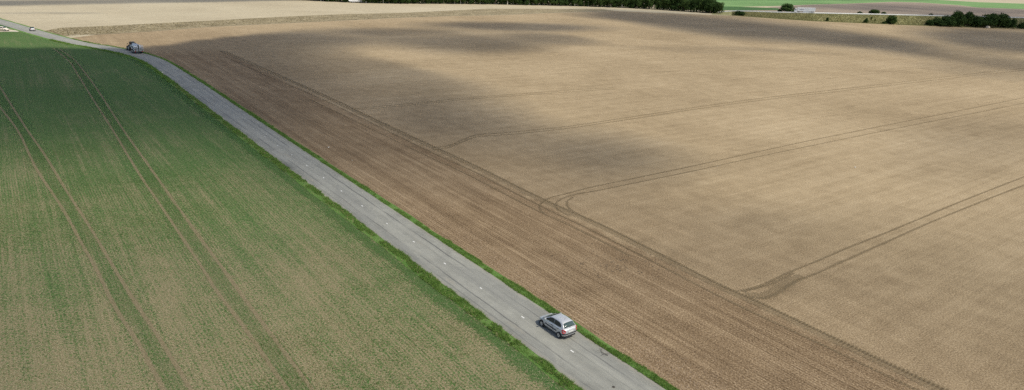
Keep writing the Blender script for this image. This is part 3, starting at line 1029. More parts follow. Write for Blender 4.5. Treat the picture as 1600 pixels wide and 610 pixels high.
def crown_mesh(name, lobes, n, size, seed):
    r = np.random.default_rng(seed)
    C, Rr = np.array([l[:3] for l in lobes]), np.array([l[3:6] for l in lobes])
    w = Rr.prod(1) ** (2 / 3)
    k = r.choice(len(lobes), n, p=w / w.sum())
    d = r.normal(size=(n, 3))
    d /= np.linalg.norm(d, axis=1)[:, None]
    rad = r.uniform(0.35, 1.0, n) ** 0.45 * r.uniform(0.88, 1.12, n)
    P = C[k] + d * Rr[k] * rad[:, None]
    P[:, 2] = np.maximum(P[:, 2], 0.15)
    nrm = d + r.normal(size=(n, 3)) * 0.55
    nrm /= np.linalg.norm(nrm, axis=1)[:, None]
    t1 = np.cross(nrm, r.normal(size=(n, 3)))
    t1 /= np.linalg.norm(t1, axis=1)[:, None] + 1e-9
    t2 = np.cross(nrm, t1)
    s = size * r.uniform(0.6, 1.5, n)[:, None]
    V = np.stack([P - t1 * s, P - t2 * s * 0.6, P + t1 * s, P + t2 * s * 0.6], 1)
    return np_mesh(name, V.reshape(-1, 3), np.arange(n * 4).reshape(-1, 4))


def tree_parts(seed, h, w, leafmat, barkmat, n=1600, low=0.18, nl=11, leaf=0.30):
    """unit tree of height h, crown width w: trunk with limbs, crown of leaf clumps"""
    rr = random.Random(seed)
    lobes = []
    for i in range(nl):
        a = rr.uniform(0, 6.283)
        q = rr.uniform(0, 1)
        z = h * (low + 0.12 + (0.74 - low) * q)
        prof = math.sqrt(max(0.05, 1 - (0.95 * q) ** 3)) * (0.8 + 0.2 * min(1, q * 4))
        rad = rr.uniform(0.25, 0.72) * w / 2 * prof
        s = rr.uniform(0.30, 0.48) * w / 2
        lobes.append((math.cos(a) * rad, math.sin(a) * rad, z, s, s, s * rr.uniform(0.75, 1.1)))
    lobes.append((0, 0, h * 0.55, w * 0.30, w * 0.30, h * 0.30))
    cm = crown_mesh("crown", lobes, n, leaf, seed)
    cm.materials.append(leafmat)
    mb = MB()
    lean = (rr.uniform(-0.3, 0.3), rr.uniform(-0.3, 0.3))
    tp = [(0, 0, -0.2), (lean[0] * .3, lean[1] * .3, h * 0.25), (lean[0], lean[1], h * 0.5), (lean[0] * .8, lean[1] * .8, h * 0.8)]
    mb.tube(tp, [h * 0.026, h * 0.019, h * 0.013, h * 0.004], 7)
    for l in lobes[:6]:
        z0 = max(h * 0.18, l[2] * 0.55)
        f = z0 / (h * 0.5)
        mb.tube([(lean[0] * min(1, f), lean[1] * min(1, f), z0), (l[0] * .5, l[1] * .5, (z0 + l[2]) / 2 + 0.1), (l[0], l[1], l[2])], [h * 0.009, h * 0.006, h * 0.002], 5)
    tm = pydata("trunk", mb.v, mb.f)
    tm.materials.append(barkmat)
    return tm, cm


def tree(name, kind, loc, rz, sc, label, cat, group=None):
    o = empty(name, loc, rz, sc)
    link("trunk", kind[0], None, o)
    link("crown", kind[1], None, o)
    tag(o, label, cat, group)
    return o


FOREST = [tree_parts(100 + i, 12.0, 8.6 + 0.6 * (i % 3), M_LEAF[i % 2], M_PALEBARK if i in (1, 4) else M_BARK, 3200, 0.0 + 0.05 * (i % 2), 18, 0.32) for i in range(6)]
EDGE = [gp(*p) for p in [(380, -2.5), (460, 0.2), (520, 3.4), (580, 5.6), (640, 6.4), (760, 7.2), (830, 8.8), (900, 10.2), (1000, 14.0), (1070, 18.6), (1110, 21.2), (1128, 22.2)]]
edge_line = spline(EDGE, 1.0)
cum = np.concatenate([[0], np.cumsum(np.linalg.norm(np.diff(edge_line, axis=0), axis=1))])
nrm_e = normals2(edge_line)
if nrm_e[len(nrm_e) // 2][1] < 0:
    nrm_e = -nrm_e
rr = random.Random(5)
rows_lbl = ["dark green tree in the front row of the wood beside the stubble", "dark green tree deeper inside the wood, behind its front row", "dark green tree at the back of the wood"]
gap0, gap1 = gp(545, 3.2)[0], gp(569, 4.5)[0]
for row in range(2):
    s = rr.uniform(0, 3)
    while s < cum[-1]:
        x = np.interp(s, cum, edge_line[:, 0])
        y = np.interp(s, cum, edge_line[:, 1])
        ni = nrm_e[min(len(nrm_e) - 1, int(np.searchsorted(cum, s)))]
        dd = 3.2 + row * 6.2 + rr.uniform(-1.1, 1.1)
        px_, py_ = x + ni[0] * dd, y + ni[1] * dd
        k = rr.randrange(6)
        end = cum[-1] - s
        hs = rr.uniform(0.88, 1.16) * (0.92 if end < 14 else 1.0)
        if row == 0 and gap0 - 1 < px_ < gap1 + 1:
            s += 4
            continue
        pale = k in (1, 4)
        tree("forest_tree", FOREST[k], (px_, py_, 0), rr.uniform(0, 6.28), (hs * rr.uniform(0.9, 1.1), hs * rr.uniform(0.9, 1.1), hs), "last tree at the wood's right end, its front row" if (row == 0 and end < 5.0) else rows_lbl[row], "tree", "trees of the wood, row %d" % (row + 1))
        s += rr.uniform(3.6, 5.6) + row * 1.0

n = 26000
si = RNG.uniform(0, cum[-1], n)
ki = np.minimum(np.searchsorted(cum, si), len(edge_line) - 1)
P = edge_line[ki] + nrm_e[ki] * RNG.uniform(1.5, 26, n)[:, None]
ug = crown_mesh("undergrowth", [(0, 0, 0, 1, 1, 1)], n, 0.42, 51)
co_ = np.zeros(n * 4 * 3, np.float32)
ug.vertices.foreach_get("co", co_)
co_ = co_.reshape(n, 4, 3)
co_ -= co_.mean(1, keepdims=True)
hz_ = RNG.uniform(0.2, 3.6, n) * (0.35 + 0.9 * fbm2(P[:, 0], P[:, 1], 6, 2, 31))
co_ += np.column_stack([P, hz_])[:, None, :]
ug.vertices.foreach_set("co", co_.ravel())
ug.update()
tag(link("undergrowth", ug, M_LEAF[0]), "dark undergrowth between the trunks of the wood", "undergrowth", kind='stuff')

BUSH = [tree_parts(300 + i, 1.0, 1.25, M_LEAF[0], M_BARK, 2200, -0.04, 20, 0.05) for i in range(3)]
YOUNG = tree_parts(320, 1.0, 0.6, M_LEAF[2], M_BARK, 500, 0.30, 7, 0.05)


def at_pixel_plant(name, kind, u, v_base, v_top, width_px, label, cat, group=None, on_bank=None, wide=1.25):
    """on the flat, or on the embankment face at fraction on_bank from foot to crest"""
    if on_bank is None:
        g = gp(u, v_base)
        p = np.array([g[0], g[1], 0.0])
    else:
        uf = np.interp(u, [q[0] for q in foot_px], np.arange(len(foot_px)))
        i = int(uf)
        fr = uf - i
        prof = RB[i] * (1 - fr) + RB[i + 1] * fr
        ks = np.linspace(0, 7, 141)
        cand = np.stack([np.interp(ks, np.arange(8), prof[:, k]) for k in range(3)], 1)
        kk = int(np.argmin(np.abs(ks - on_bank)))
        p = cand[kk]
    s = F_PX / to_px(*p)[2]
    if on_bank is not None and on_bank > 3:
        pass
    bu, bv, _ = to_px(*p)
    h = max(0.5, (bv - v_top) / s * 0.88)
    w = width_px / s / wide * 1.18
    return tree(name, kind, tuple(p + np.array([0, 0, -0.05])), random.uniform(0, 6.28), (w, w, h), label, cat, group)


at_pixel_plant("bush", BUSH[0], 1155, 23.8, 16.5, 19, "low dark bush at the right end of the wood", "bush", on_bank=1.0)
at_pixel_plant("round_tree", BUSH[1], 1227, 19, 5.5, 24, "broad dome shaped tree just ahead of the white truck", "tree", on_bank=6.0)
at_pixel_plant("bush", BUSH[2], 1217, 19, 14, 8, "small bush at the left foot of the dome shaped tree", "bush", on_bank=6.0)
at_pixel_plant("bush", BUSH[0], 1240, 19, 14.6, 9, "small bush between the dome shaped tree and the truck", "bush", on_bank=6.0)
at_pixel_plant("bush", BUSH[1], 1363, 21, 14.8, 18, "wide low bush behind the main road, above the young yellowish trees", "bush", on_bank=6.0)
at_pixel_plant("bush", BUSH[2], 1340, 21, 17.8, 9, "flat little bush behind the main road, left of the wide low one", "bush", on_bank=6.0)
at_pixel_plant("bush", BUSH[0], 1377, 21.5, 18.2, 8, "flat little bush behind the main road, right of the wide low one", "bush", on_bank=6.0)
at_pixel_plant("bush", BUSH[0], 1450, 24, 20.8, 7, "tiny dark bush behind the main road near the big thicket", "bush", on_bank=6.0)
at_pixel_plant("bush", BUSH[1], 1292, 32, 27, 5, "tiny bush alone low on the grassy bank behind the truck", "bush", on_bank=1.0)
at_pixel_plant("bush", BUSH[2], 1352, 36, 28, 7, "narrow dark bush at the bank's foot beside young yellowish trees", "bush", on_bank=0.8)
at_pixel_plant("young_tree", YOUNG, 1360, 35, 24.2, 7, "taller young yellowish tree beside the narrow dark bush", "tree", on_bank=1.3)
at_pixel_plant("young_tree", YOUNG, 1366, 35, 29, 6, "shorter young yellowish tree between narrow and round bush", "tree", on_bank=1.2)
at_pixel_plant("round_bush", BUSH[1], 1392, 38.5, 23.6, 18, "large round dark bush standing alone on the bank", "bush", on_bank=0.8)
at_pixel_plant("bush", BUSH[0], 1381, 38, 33.5, 8, "small shaded bush at the left side of the round bush", "bush", on_bank=0.7)
thicket = [(1452, 40, 30, 14, 0.9, BUSH[0]), (1463, 41, 27, 22, 1.0, BUSH[2]), (1477, 41.5, 24, 24, 0.9, BUSH[1]), (1490, 42, 15.0, 24, 1.3, BUSH[0]), (1497, 42, 21, 22, 1.0, BUSH[2]), (1509, 42.5, 18.0, 20, 1.4, BUSH[1]),
           (1520, 43, 22.5, 24, 1.0, BUSH[0]), (1532, 43.5, 21.5, 24, 1.1, BUSH[2]), (1546, 43.5, 20.5, 26, 1.2, BUSH[1]), (1559, 44, 19.2, 27, 1.2, BUSH[0]), (1570, 44, 25, 14, 1.0, BUSH[2]), (1580, 43.5, 28.5, 12, 0.9, BUSH[1]),
           (1594, 44.5, 35, 14, 0.8, BUSH[2]), (1603, 44.5, 25.5, 14, 1.0, BUSH[0])]
tl = ["first and lowest bush at the left end of the thicket", "second bush from the left end of the thicket", "third bush of the thicket, below its tallest tree", "tallest tree of the thicket on the right, rising above the main road",
      "bush just right of the tallest thicket tree", "narrow tree of the thicket with a small pointed top", "fifth bush from the thicket's right end, in its low middle", "thicket bush left of the broad double crown",
      "left half of the broad double crown in the thicket", "right half of the broad double crown in the thicket", "bush sloping down right of the broad double crown", "last sunlit bush at the thicket's right end",
      "low dark bush beside the picture's right edge", "tall dark tree cut by the picture's right edge"]
for (u, vb, vt, wpx, ob, kd), lb in zip(thicket, tl):
    at_pixel_plant("thicket_tree" if vt < 24 else "thicket_bush", kd, u, vb, vt, wpx, lb, "tree" if vt < 24 else "bush", "thicket at the foot of the bank", on_bank=ob)


def lump(name, loc, s, mat, seed, label, cat, kind=None):
    r = np.random.default_rng(seed)
    bm = bmesh.new()
    bmesh.ops.create_icosphere(bm, subdivisions=2, radius=1.0)
    for v in bm.verts:
        v.co *= r.uniform(0.78, 1.15)
        v.co.z = max(v.co.z, -0.35)
    me = bpy.data.meshes.new(name)
    bm.to_mesh(me)
    bm.free()
    o = link(name, me, mat)
    o.location = loc
    o.scale = s
    return tag(o, label, cat, kind=kind)


M_STONE = simple("pale_stone", (0.60, 0.58, 0.52), 0.9, var=0.2, scale=5.0)
g = gp(1540, 43.8)
lump("chalk_heap", (g[0] - 1.0, g[1] - 4, 0.4), (1.8, 1.4, 1.5), simple("chalk", (0.52, 0.45, 0.36), 0.95, var=0.2), 3, "pale chalk heap in front of the dark thicket", "heap")
g = gp(253.5, 114.5)
lump("marker_stone", (g[0], g[1], 0.1), (0.22, 0.18, 0.28), M_STONE, 4, "pale stone in the verge grass near the road bend", "stone")
for (u, v, s, lb) in [(513.5, 230.8, 0.14, "bright white stone on the ploughed field above the road"), (550.5, 251, 0.08, "small pale stone right of the bright white stone"), (1336, 262, 0.16, "pale stone in the middle of the drilled field")]:
    g = gp(u, v)
    lump("field_stone", (g[0], g[1], s * 0.3), (s, s * 0.8, s * 0.7), M_STONE, int(u), lb, "stone")
g = gp(958.5, 607)
lump("earth_clump", (g[0], g[1], 0.13), (0.13, 0.09, 0.06), simple("dark_earth", (0.06, 0.05, 0.04), 0.95), 8, "dark clump of earth on the road at the bottom edge", "clump")

# fallen branch on the road edge
g = gp(941, 553)
br = empty("fallen_branch", (g[0], g[1], 0.09), RANG)
tag(br, "dry dark branch lying on the road edge behind the car", "branch")
M_TWIG = simple("dead_twig", (0.13, 0.115, 0.10), 0.9, var=0.3)
MB().tube([(-0.55, -0.12, 0.02), (-0.25, 0.05, 0.09), (0.05, 0.0, 0.05), (0.35, -0.22, 0.08), (0.62, -0.25, 0.04)], [0.035, 0.03, 0.026, 0.02, 0.01], 6).build("stem", M_TWIG, br)
for pts in ([(-0.25, 0.05, 0.09), (-0.35, 0.30, 0.16), (-0.30, 0.52, 0.10)], [(0.05, 0.0, 0.05), (0.22, 0.22, 0.18), (0.42, 0.30, 0.12)], [(0.35, -0.22, 0.08), (0.40, -0.45, 0.12), (0.52, -0.62, 0.05)],
            [(-0.3, 0.02, 0.08), (-0.5, -0.3, 0.14), (-0.48, -0.5, 0.05)]):
    MB().tube(pts, [0.02, 0.014, 0.006], 5).build("twig", M_TWIG, br)

# ------------------------------------------------------------------ vehicles
M_TYRE = simple("tyre_rubber", (0.022, 0.022, 0.024), 0.85, var=0.2)
M_RIM = simple("wheel_alloy", (0.42, 0.43, 0.45), 0.4, metallic=0.7, var=0.1)
M_TRIM = simple("black_trim", (0.028, 0.028, 0.030), 0.6, var=0.15)
M_REDLAMP = simple("red_lamp", (0.55, 0.02, 0.03), 0.2, spec=0.6, var=0.1)
M_CLEARLAMP = simple("clear_lamp", (0.62, 0.64, 0.66), 0.15, spec=0.7, var=0.05)
M_PLATE = simple("number_plate", (0.68, 0.68, 0.64), 0.5, var=0.05)


def glass_mat(name, col):
    t = NT(name)
    return t.bsdf(col, 0.08, spec=0.35)


M_GLASS = glass_mat("tinted_glass", (0.016, 0.021, 0.022))
M_REARGLASS = glass_mat("rear_glass", (0.055, 0.085, 0.085))


def paint_mat(name, col, metallic=0.55, rough=0.32):
    t = NT(name)
    co = t.coords()
    dust = t.rng(t.noise(co, 2.4, 5, 0.6), 0.35, 0.7)
    low = t.rng(t.sep(co)[2], 0.2, 0.55, 0.55, 0.0)
    c = t.mix(t.math('MULTIPLY', dust, t.math('ADD', low, 0.10)), col, (0.30, 0.27, 0.22))
    rg = t.rng(dust, 0, 1, rough, rough + 0.12)
    return t.bsdf(c, rg, metallic=metallic, spec=0.5, Coat_Weight=0.5, Coat_Roughness=0.08)


def wheel(parent, x, y, r, w, side, rim=M_RIM, rim_r=0.62, n=28):
    wh = empty("wheel", (x, y, r))
    wh.parent = parent
    h = w / 2
    MB().lathe([(r * 0.60, -h * 0.8), (r * 0.9, -h), (r, -h * 0.75), (r, h * 0.75), (r * 0.9, h), (r * 0.60, h * 0.8)], 'y', n=n).build("tyre", M_TYRE, wh, True)
    m = MB().lathe([(r * 0.10, -h * 0.7), (r * rim_r, -h * 0.86), (r * rim_r, h * 0.95), (r * rim_r * 0.9, h * 0.86), (r * 0.16, h * 0.97)], 'y', n=n)
    if side < 0:
        m = MB().lathe([(r * 0.16, -h * 0.97), (r * rim_r * 0.9, -h * 0.86), (r * rim_r, -h * 0.95), (r * rim_r, h * 0.86), (r * 0.1, h * 0.7)], 'y', n=n)
    m.build("rim", rim, wh)
    return wh


def prism_y(mb, poly_xz, yfun, thick, side):
    """thin pane on the side of a cabin"""
    a = [(x, side * (yfun(z) + thick), z) for x, z in poly_xz]
    b = [(x, side * (yfun(z) - 0.02), z) for x, z in poly_xz]
    n = len(a)
    return mb.add(a + b, [tuple(range(n)), tuple(reversed(range(n, 2 * n)))] + [(i, (i + 1) % n, n + (i + 1) % n, n + i) for i in range(n)])


def pane(mb, corners, out, th=0.012):
    o = Vector(out).normalized()
    a = [Vector(c) + o * th for c in corners]
    b = [Vector(c) - o * 0.02 for c in corners]
    n = len(a)
    return mb.add(a + b, [tuple(range(n)), tuple(reversed(range(n, 2 * n)))] + [(i, (i + 1) % n, n + (i + 1) % n, n + i) for i in range(n)])


def make_car(loc, rz, paint, label, cat="car", name="hatchback_car", roof=None):
    car = empty(name, loc, rz)
    tag(car, label, cat)
    st = [(1.985, .36, .36, .47), (1.93, .56, .26, .55), (1.75, .70, .20, .645), (1.45, .79, .19, .735), (1.22, .815, .19, .785), (0.95, .828, .19, .845), (0.5, .83, .19, .90), (0.0, .83, .19, .915), (-0.6, .83, .19, .935),
          (-1.05, .83, .20, .955), (-1.35, .82, .20, .965), (-1.6, .785, .24, .965), (-1.74, .73, .29, .94), (-1.83, .64, .34, .86), (-1.86, .48, .42, .74)]
    mb = MB()
    vs, fs = [], []
    for x, w, zb, zt in st:
        half = [(w * .55, zb), (w * .86, zb + .015), (w * .985, zb + .10), (w, zb + (zt - zb) * .45), (w * .99, zb + (zt - zb) * .72), (w * .955, zt - .035), (w * .86, zt + .005), (w * .45, zt + .03)]
        ring = [(x, y, z) for y, z in half] + [(x, 0, zt + .038)] + [(x, -y, z) for y, z in reversed(half)] + [(x, 0, zb)]
        vs += ring
    k = 18
    for i in range(len(st) - 1):
        for j in range(k):
            fs.append((i * k + j, i * k + (j + 1) % k, (i + 1) * k + (j + 1) % k, (i + 1) * k + j))
    fs.append(tuple(range(k)))
    fs.append(tuple(reversed([(len(st) - 1) * k + j for j in range(k)])))
    mb.add(vs, fs)
    mb.build("body", paint, car, True, subsurf=1)
    # cabin shell
    yf = lambda z: .745 - (z - .90) * .40
    mb = MB()
    prof = [(1.24, .80), (0.72, 1.08), (0.30, 1.305), (0.05, 1.375), (-0.5, 1.415), (-1.0, 1.40), (-1.30, 1.355), (-1.56, 1.13), (-1.72, .93)]
    vs, fs = [], []
    for x, zt in prof:
        zt2 = max(zt, .86)
        zb = .80
        y1, y0 = yf(zt2 - 0.05), yf(zb)
        ring = [(x, y0, zb), (x, yf((zb + zt2 - .06) / 2), (zb + zt2 - .06) / 2), (x, y1, zt2 - .05), (x, y1 - .07, zt2 - .006), (x, y1 * .45, zt2 + .016), (x, 0, zt2 + .02)]
        ring = ring + [(p[0], -p[1], p[2]) for p in reversed(ring[:-1])]
        vs += ring
    k = 11
    for i in range(len(prof) - 1):
        for j in range(k - 1):
            fs.append((i * k + j, i * k + j + 1, (i + 1) * k + j + 1, (i + 1) * k + j))
    fs.append(tuple(range(k)))
    fs.append(tuple(reversed([(len(prof) - 1) * k + j for j in range(k)])))
    mb.add(vs, fs)
    mb.build("roof", roof or paint, car, True)
    for s in (1, -1):
        prism_y(MB(), [(.92, .93), (.80, .985), (.30, 1.25), (.10, 1.31), (-.30, 1.335), (-.30, .965)], yf, .014, s).build("side_window", M_GLASS, car)
        prism_y(MB(), [(-.345, .968), (-.345, 1.335), (-.85, 1.325), (-1.08, 1.29), (-1.26, 1.17), (-1.30, 1.06), (-1.18, 1.0), (-.9, .985)], yf, .014, s).build("side_window", M_GLASS, car)
    for nm, pr_, gm_, dirx in (("windscreen", [(1.16, .85), (0.72, 1.085), (0.34, 1.29)], M_GLASS, 1), ("rear_window", [(-1.335, 1.325), (-1.56, 1.13), (-1.645, 1.025)], M_REARGLASS, -1)):
        vs = []
        for x, z in pr_:
            w_ = yf(z) - .075
            for k_, (fy, up_) in enumerate(((1, -.012), (.5, .012), (0, .02), (-.5, .012), (-1, -.012))):
                vs.append((x + dirx * .016, w_ * fy, z + up_ + .012))
        fs = [(i * 5 + j, i * 5 + j + 1, (i + 1) * 5 + j + 1, (i + 1) * 5 + j) for i in range(2) for j in range(4)]
        o = MB().add(vs, fs).build(nm, gm_, car, True)
        md = o.modifiers.new("solid", 'SOLIDIFY')
        md.thickness = .012
        md.offset = 0
    MB().tube([(-1.70, 0.05, 1.03), (-1.66, -0.12, 1.07), (-1.60, -0.34, 1.12)], .014, 5).build("rear_wiper", M_TRIM, car)
    for s in (1, -1):
        b = MB()
        b.add([(-1.54, s * .812, .93), (-1.58, s * .818, .68), (-1.80, s * .760, .66), (-1.872, s * .58, .71), (-1.845, s * .60, .90), (-1.74, s * .745, .965)] +
              [(-1.50, s * .70, .90), (-1.55, s * .70, .72), (-1.70, s * .62, .72), (-1.75, s * .55, .74), (-1.70, s * .55, .90), (-1.62, s * .60, .93)],
              [(0, 1, 2, 3, 4, 5), (11, 10, 9, 8, 7, 6)] + [(i, (i + 1) % 6, 6 + (i + 1) % 6, 6 + i) for i in range(6)])
        b.build("tail_light", M_REDLAMP, car)
        hl = MB()
        hl.add([(1.66, s * .70, .672), (1.84, s * .55, .60), (1.90, s * .42, .545), (1.87, s * .55, .50), (1.72, s * .705, .56)] + [(1.5, s * .55, .62), (1.65, s * .45, .57), (1.7, s * .32, .52), (1.65, s * .45, .48), (1.52, s * .58, .53)],
               [(0, 1, 2, 3, 4), (9, 8, 7, 6, 5)] + [(i, (i + 1) % 5, 5 + (i + 1) % 5, 5 + i) for i in range(5)])
        hl.build("headlight", M_CLEARLAMP, car)
        mir = MB()
        mir.box((.70, s * .885, .985), (.12, .20, .13))
        mir.build("wing_mirror", paint, car, bevel=.03)
        MB().box((-.05, s * .846, .56), (1.62, .03, .08)).build("rub_strip", M_TRIM, car)
        MB().box((-.30, s * .838, .66), (.014, .014, .52)).build("door_seam", M_TRIM, car)
        MB().box((-.12, s * .838, .80), (.16, .03, .035)).build("door_handle", M_TRIM, car)
        MB().box((-1.02, s * .836, .82), (.16, .03, .035)).build("door_handle", M_TRIM, car)
        for x in (1.22, -1.22):
            MB().lathe([(.05, 0), (.355, 0), (.355, s * .012), (.05, s * .012)], 'y', (x, s * .808, .29), 24).build("wheel_arch", M_TRIM, car)
            wheel(car, x, s * .780, .29, .175, s)
    bp = MB()
    bp.add([(-1.87, .62, .50), (-1.885, .3, .50), (-1.885, -.3, .50), (-1.87, -.62, .50), (-1.87, .62, .60), (-1.885, .3, .60), (-1.885, -.3, .60), (-1.87, -.62, .60), (-1.60, .835, .50), (-1.60, .835, .60), (-1.60, -.835, .50), (-1.60, -.835, .60)],
           [(0, 1, 5, 4), (1, 2, 6, 5), (2, 3, 7, 6), (8, 0, 4, 9), (3, 10, 11, 7)])
    bp.build("bumper_strip", M_TRIM, car)
    MB().box((-1.845, 0, .30), (.06, 1.05, .07)).build("rear_valance", M_TRIM, car)
    MB().box((-1.868, 0, .72), (.02, .50, .11)).build("number_plate", M_PLATE, car)
    MB().box((1.985, 0, .36), (.05, .80, .12)).build("front_grille", M_TRIM, car)
    MB().tube([(-.85, 0, 1.43), (-.95, 0, 1.52), (-1.10, 0, 1.63)], [.012, .008, .004], 5).build("antenna", M_TRIM, car)
    return car


M_SILVER = paint_mat("silver_paint", (0.55, 0.56, 0.575), 0.35, 0.32)
M_WHITEP = paint_mat("white_paint", (0.76, 0.77, 0.77), 0.0, 0.35)
M_CREAM = paint_mat("cream_paint", (0.70, 0.62, 0.52), 0.0, 0.35)

gl = (gp(846.1, 511.3) + gp(873.4, 529.7)) / 2
gc = gl + n_road * 0.80
nc = make_car((gc[0], gc[1], 0.09), RANG, M_SILVER, "silver five-door hatchback driving along the country road")
nc.scale = (0.97, 1.02, 1.04)


def road_frame(px, py, off):
    i = road_index(px, py)
    i = min(max(i, 1), len(ROAD) - 2)
    t = ROAD[i + 1] - ROAD[i - 1]
    t /= np.linalg.norm(t)
    n_ = np.array([t[1], -t[0]])
    p = ROAD[i] + n_ * off
    return p, math.atan2(t[1], t[0])


pf, af = road_frame(50, 48.5, 0.3)
fc = make_car((pf[0], pf[1], 0.09), math.atan2(pf[1], pf[0]) + math.radians(4), M_WHITEP, "distant white car with a dark roof where the chalk track meets the road", roof=M_TRIM)
fc.scale = (0.92, 0.92, 0.92)
gq = gp(4.5, 48.3)
make_car((gq[0], gq[1], 0.03), 0.05, M_CREAM, "cream car side-on at the picture's left edge on the chalk track")

# tractor with a slurry tanker
M_TDARK = simple("tractor_dark", (0.05, 0.055, 0.05), 0.5, var=0.15)
M_TRED = simple("tractor_orange_red", (0.20, 0.07, 0.03), 0.45, var=0.15)
M_GALV = simple("galvanised_tank", (0.72, 0.73, 0.74), 0.45, metallic=0.35, var=0.22, scale=1.5)
M_STEEL = simple("worn_steel", (0.22, 0.23, 0.24), 0.6, metallic=0.3, var=0.3, scale=3.0)
M_HOSE = simple("black_hose", (0.03, 0.03, 0.033), 0.6)
M_HUB = simple("pale_hub", (0.50, 0.49, 0.44), 0.5, var=0.15)

RIG_S = 0.88
pt = gp(217.0, 83.2) - n_road * 0.45
at_ = math.atan2(pt[1], pt[0]) + math.radians(11.0)
rig = np.array([math.cos(at_), math.sin(at_)])
tk = empty("slurry_tanker", (pt[0], pt[1], 0.09), at_, (RIG_S, RIG_S, RIG_S))
tag(tk, "grey metal slurry tanker towed behind the tractor at the road bend", "trailer")
r = 1.0
MB().lathe([(0.05, -2.85), (0.55, -2.78), (0.88, -2.60), (r, -2.35), (r, 2.6), (0.88, 2.85), (0.55, 3.02), (0.05, 3.08)], 'x', (0, 0, 2.0), 32).build("tank", M_GALV, tk, True)
for x in (-2.2, -0.8, 0.7, 2.2):
    MB().lathe([(r * 0.99, -.05), (r + .035, -.05), (r + .035, .05), (r * 0.99, .05)], 'x', (x, 0, 2.0), 32).build("tank_rib", M_STEEL, tk)
MB().lathe([(.05, 3.02), (.30, 3.02), (.30, 3.16), (.05, 3.20)], 'z', (0.8, 0, 0), 16).build("manhole", M_STEEL, tk)
mb = MB()
for s in (1, -1):
    mb.box((0.4, s * .45, .98), (6.6, .14, .22))
mb.box((-2.4, 0, .98), (.14, 1.1, .2)).box((0, 0, .98), (.14, 1.1, .2)).box((2.8, 0, .98), (.14, 1.1, .2))
mb.build("chassis", M_STEEL, tk)
MB().tube([(3.6, 0, .95), (4.6, 0, .75), (5.4, 0, .62)], [.13, .11, .08], 8).build("drawbar", M_STEEL, tk)
for x in (-1.1, 0.55):
    for s in (1, -1):
        wheel(tk, x, s * 1.12, .68, .60, s, M_HUB, 0.5)
        MB().lathe([(.74, -.02), (.80, -.02), (.80, .62), (.74, .62)], 'y', (x, s * 1.12 - .30, .68), 20) if False else None
for s in (1, -1):
    MB().box((-.28, s * 1.12, 1.47), (3.0, .64, .05)).build("mudguard", M_STEEL, tk, bevel=.02)
# folded spreading boom with its hoses at the rear
for s in (1, -1):
    b = MB()
    for z in (1.05, 1.75, 2.45):
        b.tube([(-3.05, s * .28, z), (-3.05, s * 1.38, z + .08)], .05, 6)
    for y in (.28, .80, 1.36):
        b.tube([(-3.05, s * y, .85), (-3.05, s * y, 2.75)], .055, 6)
    b.tube([(-3.05, s * .3, 1.05), (-3.05, s * 1.36, 2.5)], .04, 6)
    b.tube([(-3.05, s * 1.36, 2.7), (0.2, s * 1.40, 2.5), (2.6, s * 1.36, 2.35)], .07, 6)
    b.tube([(-3.05, s * 1.36, 1.3), (0.2, s * 1.40, 1.7), (2.6, s * 1.36, 2.2)], .05, 6)
    b.build("boom_arm", M_GALV, tk)
    for q in range(7):
        y = s * (.34 + .16 * q)
        MB().tube([(-3.12, y, 2.55 - .05 * q), (-3.28, y * 1.02, 2.0), (-3.22, y, 1.4), (-3.12, y, .80)], .045, 5).build("hose", M_HOSE if q % 2 else M_GALV, tk)
    MB().box((-3.16, s * 1.05, .80), (.05, .30, .16)).build("tail_light", M_REDLAMP, tk)
    MB().box((-3.14, s * .60, 1.20), (.04, .42, .42)).build("marker_board", simple("marker_board_white", (0.6, 0.58, 0.55), 0.6), tk)
MB().lathe([(.05, -.2), (.32, -.2), (.36, 0), (.32, .2), (.05, .2)], 'z', (-3.0, 0, 2.75), 16).build("distributor_head", M_STEEL, tk)
MB().tube([(-2.9, 0, 1.3), (-3.15, 0, 1.7), (-3.1, 0, 2.6)], .10, 8).build("riser_pipe", M_HOSE, tk)
ld = MB()
for s in (-.2, .2):
    ld.tube([(2.75, s + .3, 1.0), (3.05, s + .3, 3.0)], .025, 5)
for q in range(6):
    ld.tube([(2.80 + .04 * q, .1, 1.2 + .32 * q), (2.80 + .04 * q, .5, 1.2 + .32 * q)], .02, 5)
ld.build("ladder", M_STEEL, tk)

tp_ = pt + rig * 5.55
ta = at_ + 0.05
tr = empty("tractor", (tp_[0], tp_[1], 0.09), ta, (RIG_S, RIG_S, RIG_S))
tag(tr, "dark tractor with a rust red cab pillar pulling the tanker", "tractor")
MB().box((2.0, 0, 1.35), (2.3, .85, .75)).build("bonnet", M_TDARK, tr, bevel=.12)
MB().box((1.6, 0, .85), (3.2, .55, .45)).build("chassis", M_STEEL, tr, bevel=.05)
c = MB()
c.add([(.95, .55, 1.45), (.95, -.55, 1.45), (-.75, -.70, 1.45), (-.75, .70, 1.45), (.75, .62, 2.70), (.75, -.62, 2.70), (-.65, -.66, 2.70), (-.65, .66, 2.70)],
      [(0, 1, 2, 3), (4, 7, 6, 5), (0, 4, 5, 1), (1, 5, 6, 2), (2, 6, 7, 3), (3, 7, 4, 0)])
c.build("cab_glass", M_GLASS, tr)
for x, y, x2, y2 in ((.95, .55, .75, .62), (-.75, .70, -.65, .66), (.1, .66, .1, .67)):
    for s in (1, -1):
        MB().tube([(x, s * y, 1.4), (x2, s * y2, 2.75)], .06, 6).build("cab_pillar", M_TRED, tr)
MB().box((.05, 0, 2.82), (1.75, 1.5, .22)).build("cab_roof", M_TDARK, tr, bevel=.07)
MB().lathe([(.02, 0), (.08, 0), (.08, .2), (.03, .24)], 'z', (-.4, .5, 2.93), 10).build("beacon", simple("amber_beacon", (0.6, 0.25, 0.03), 0.3), tr)
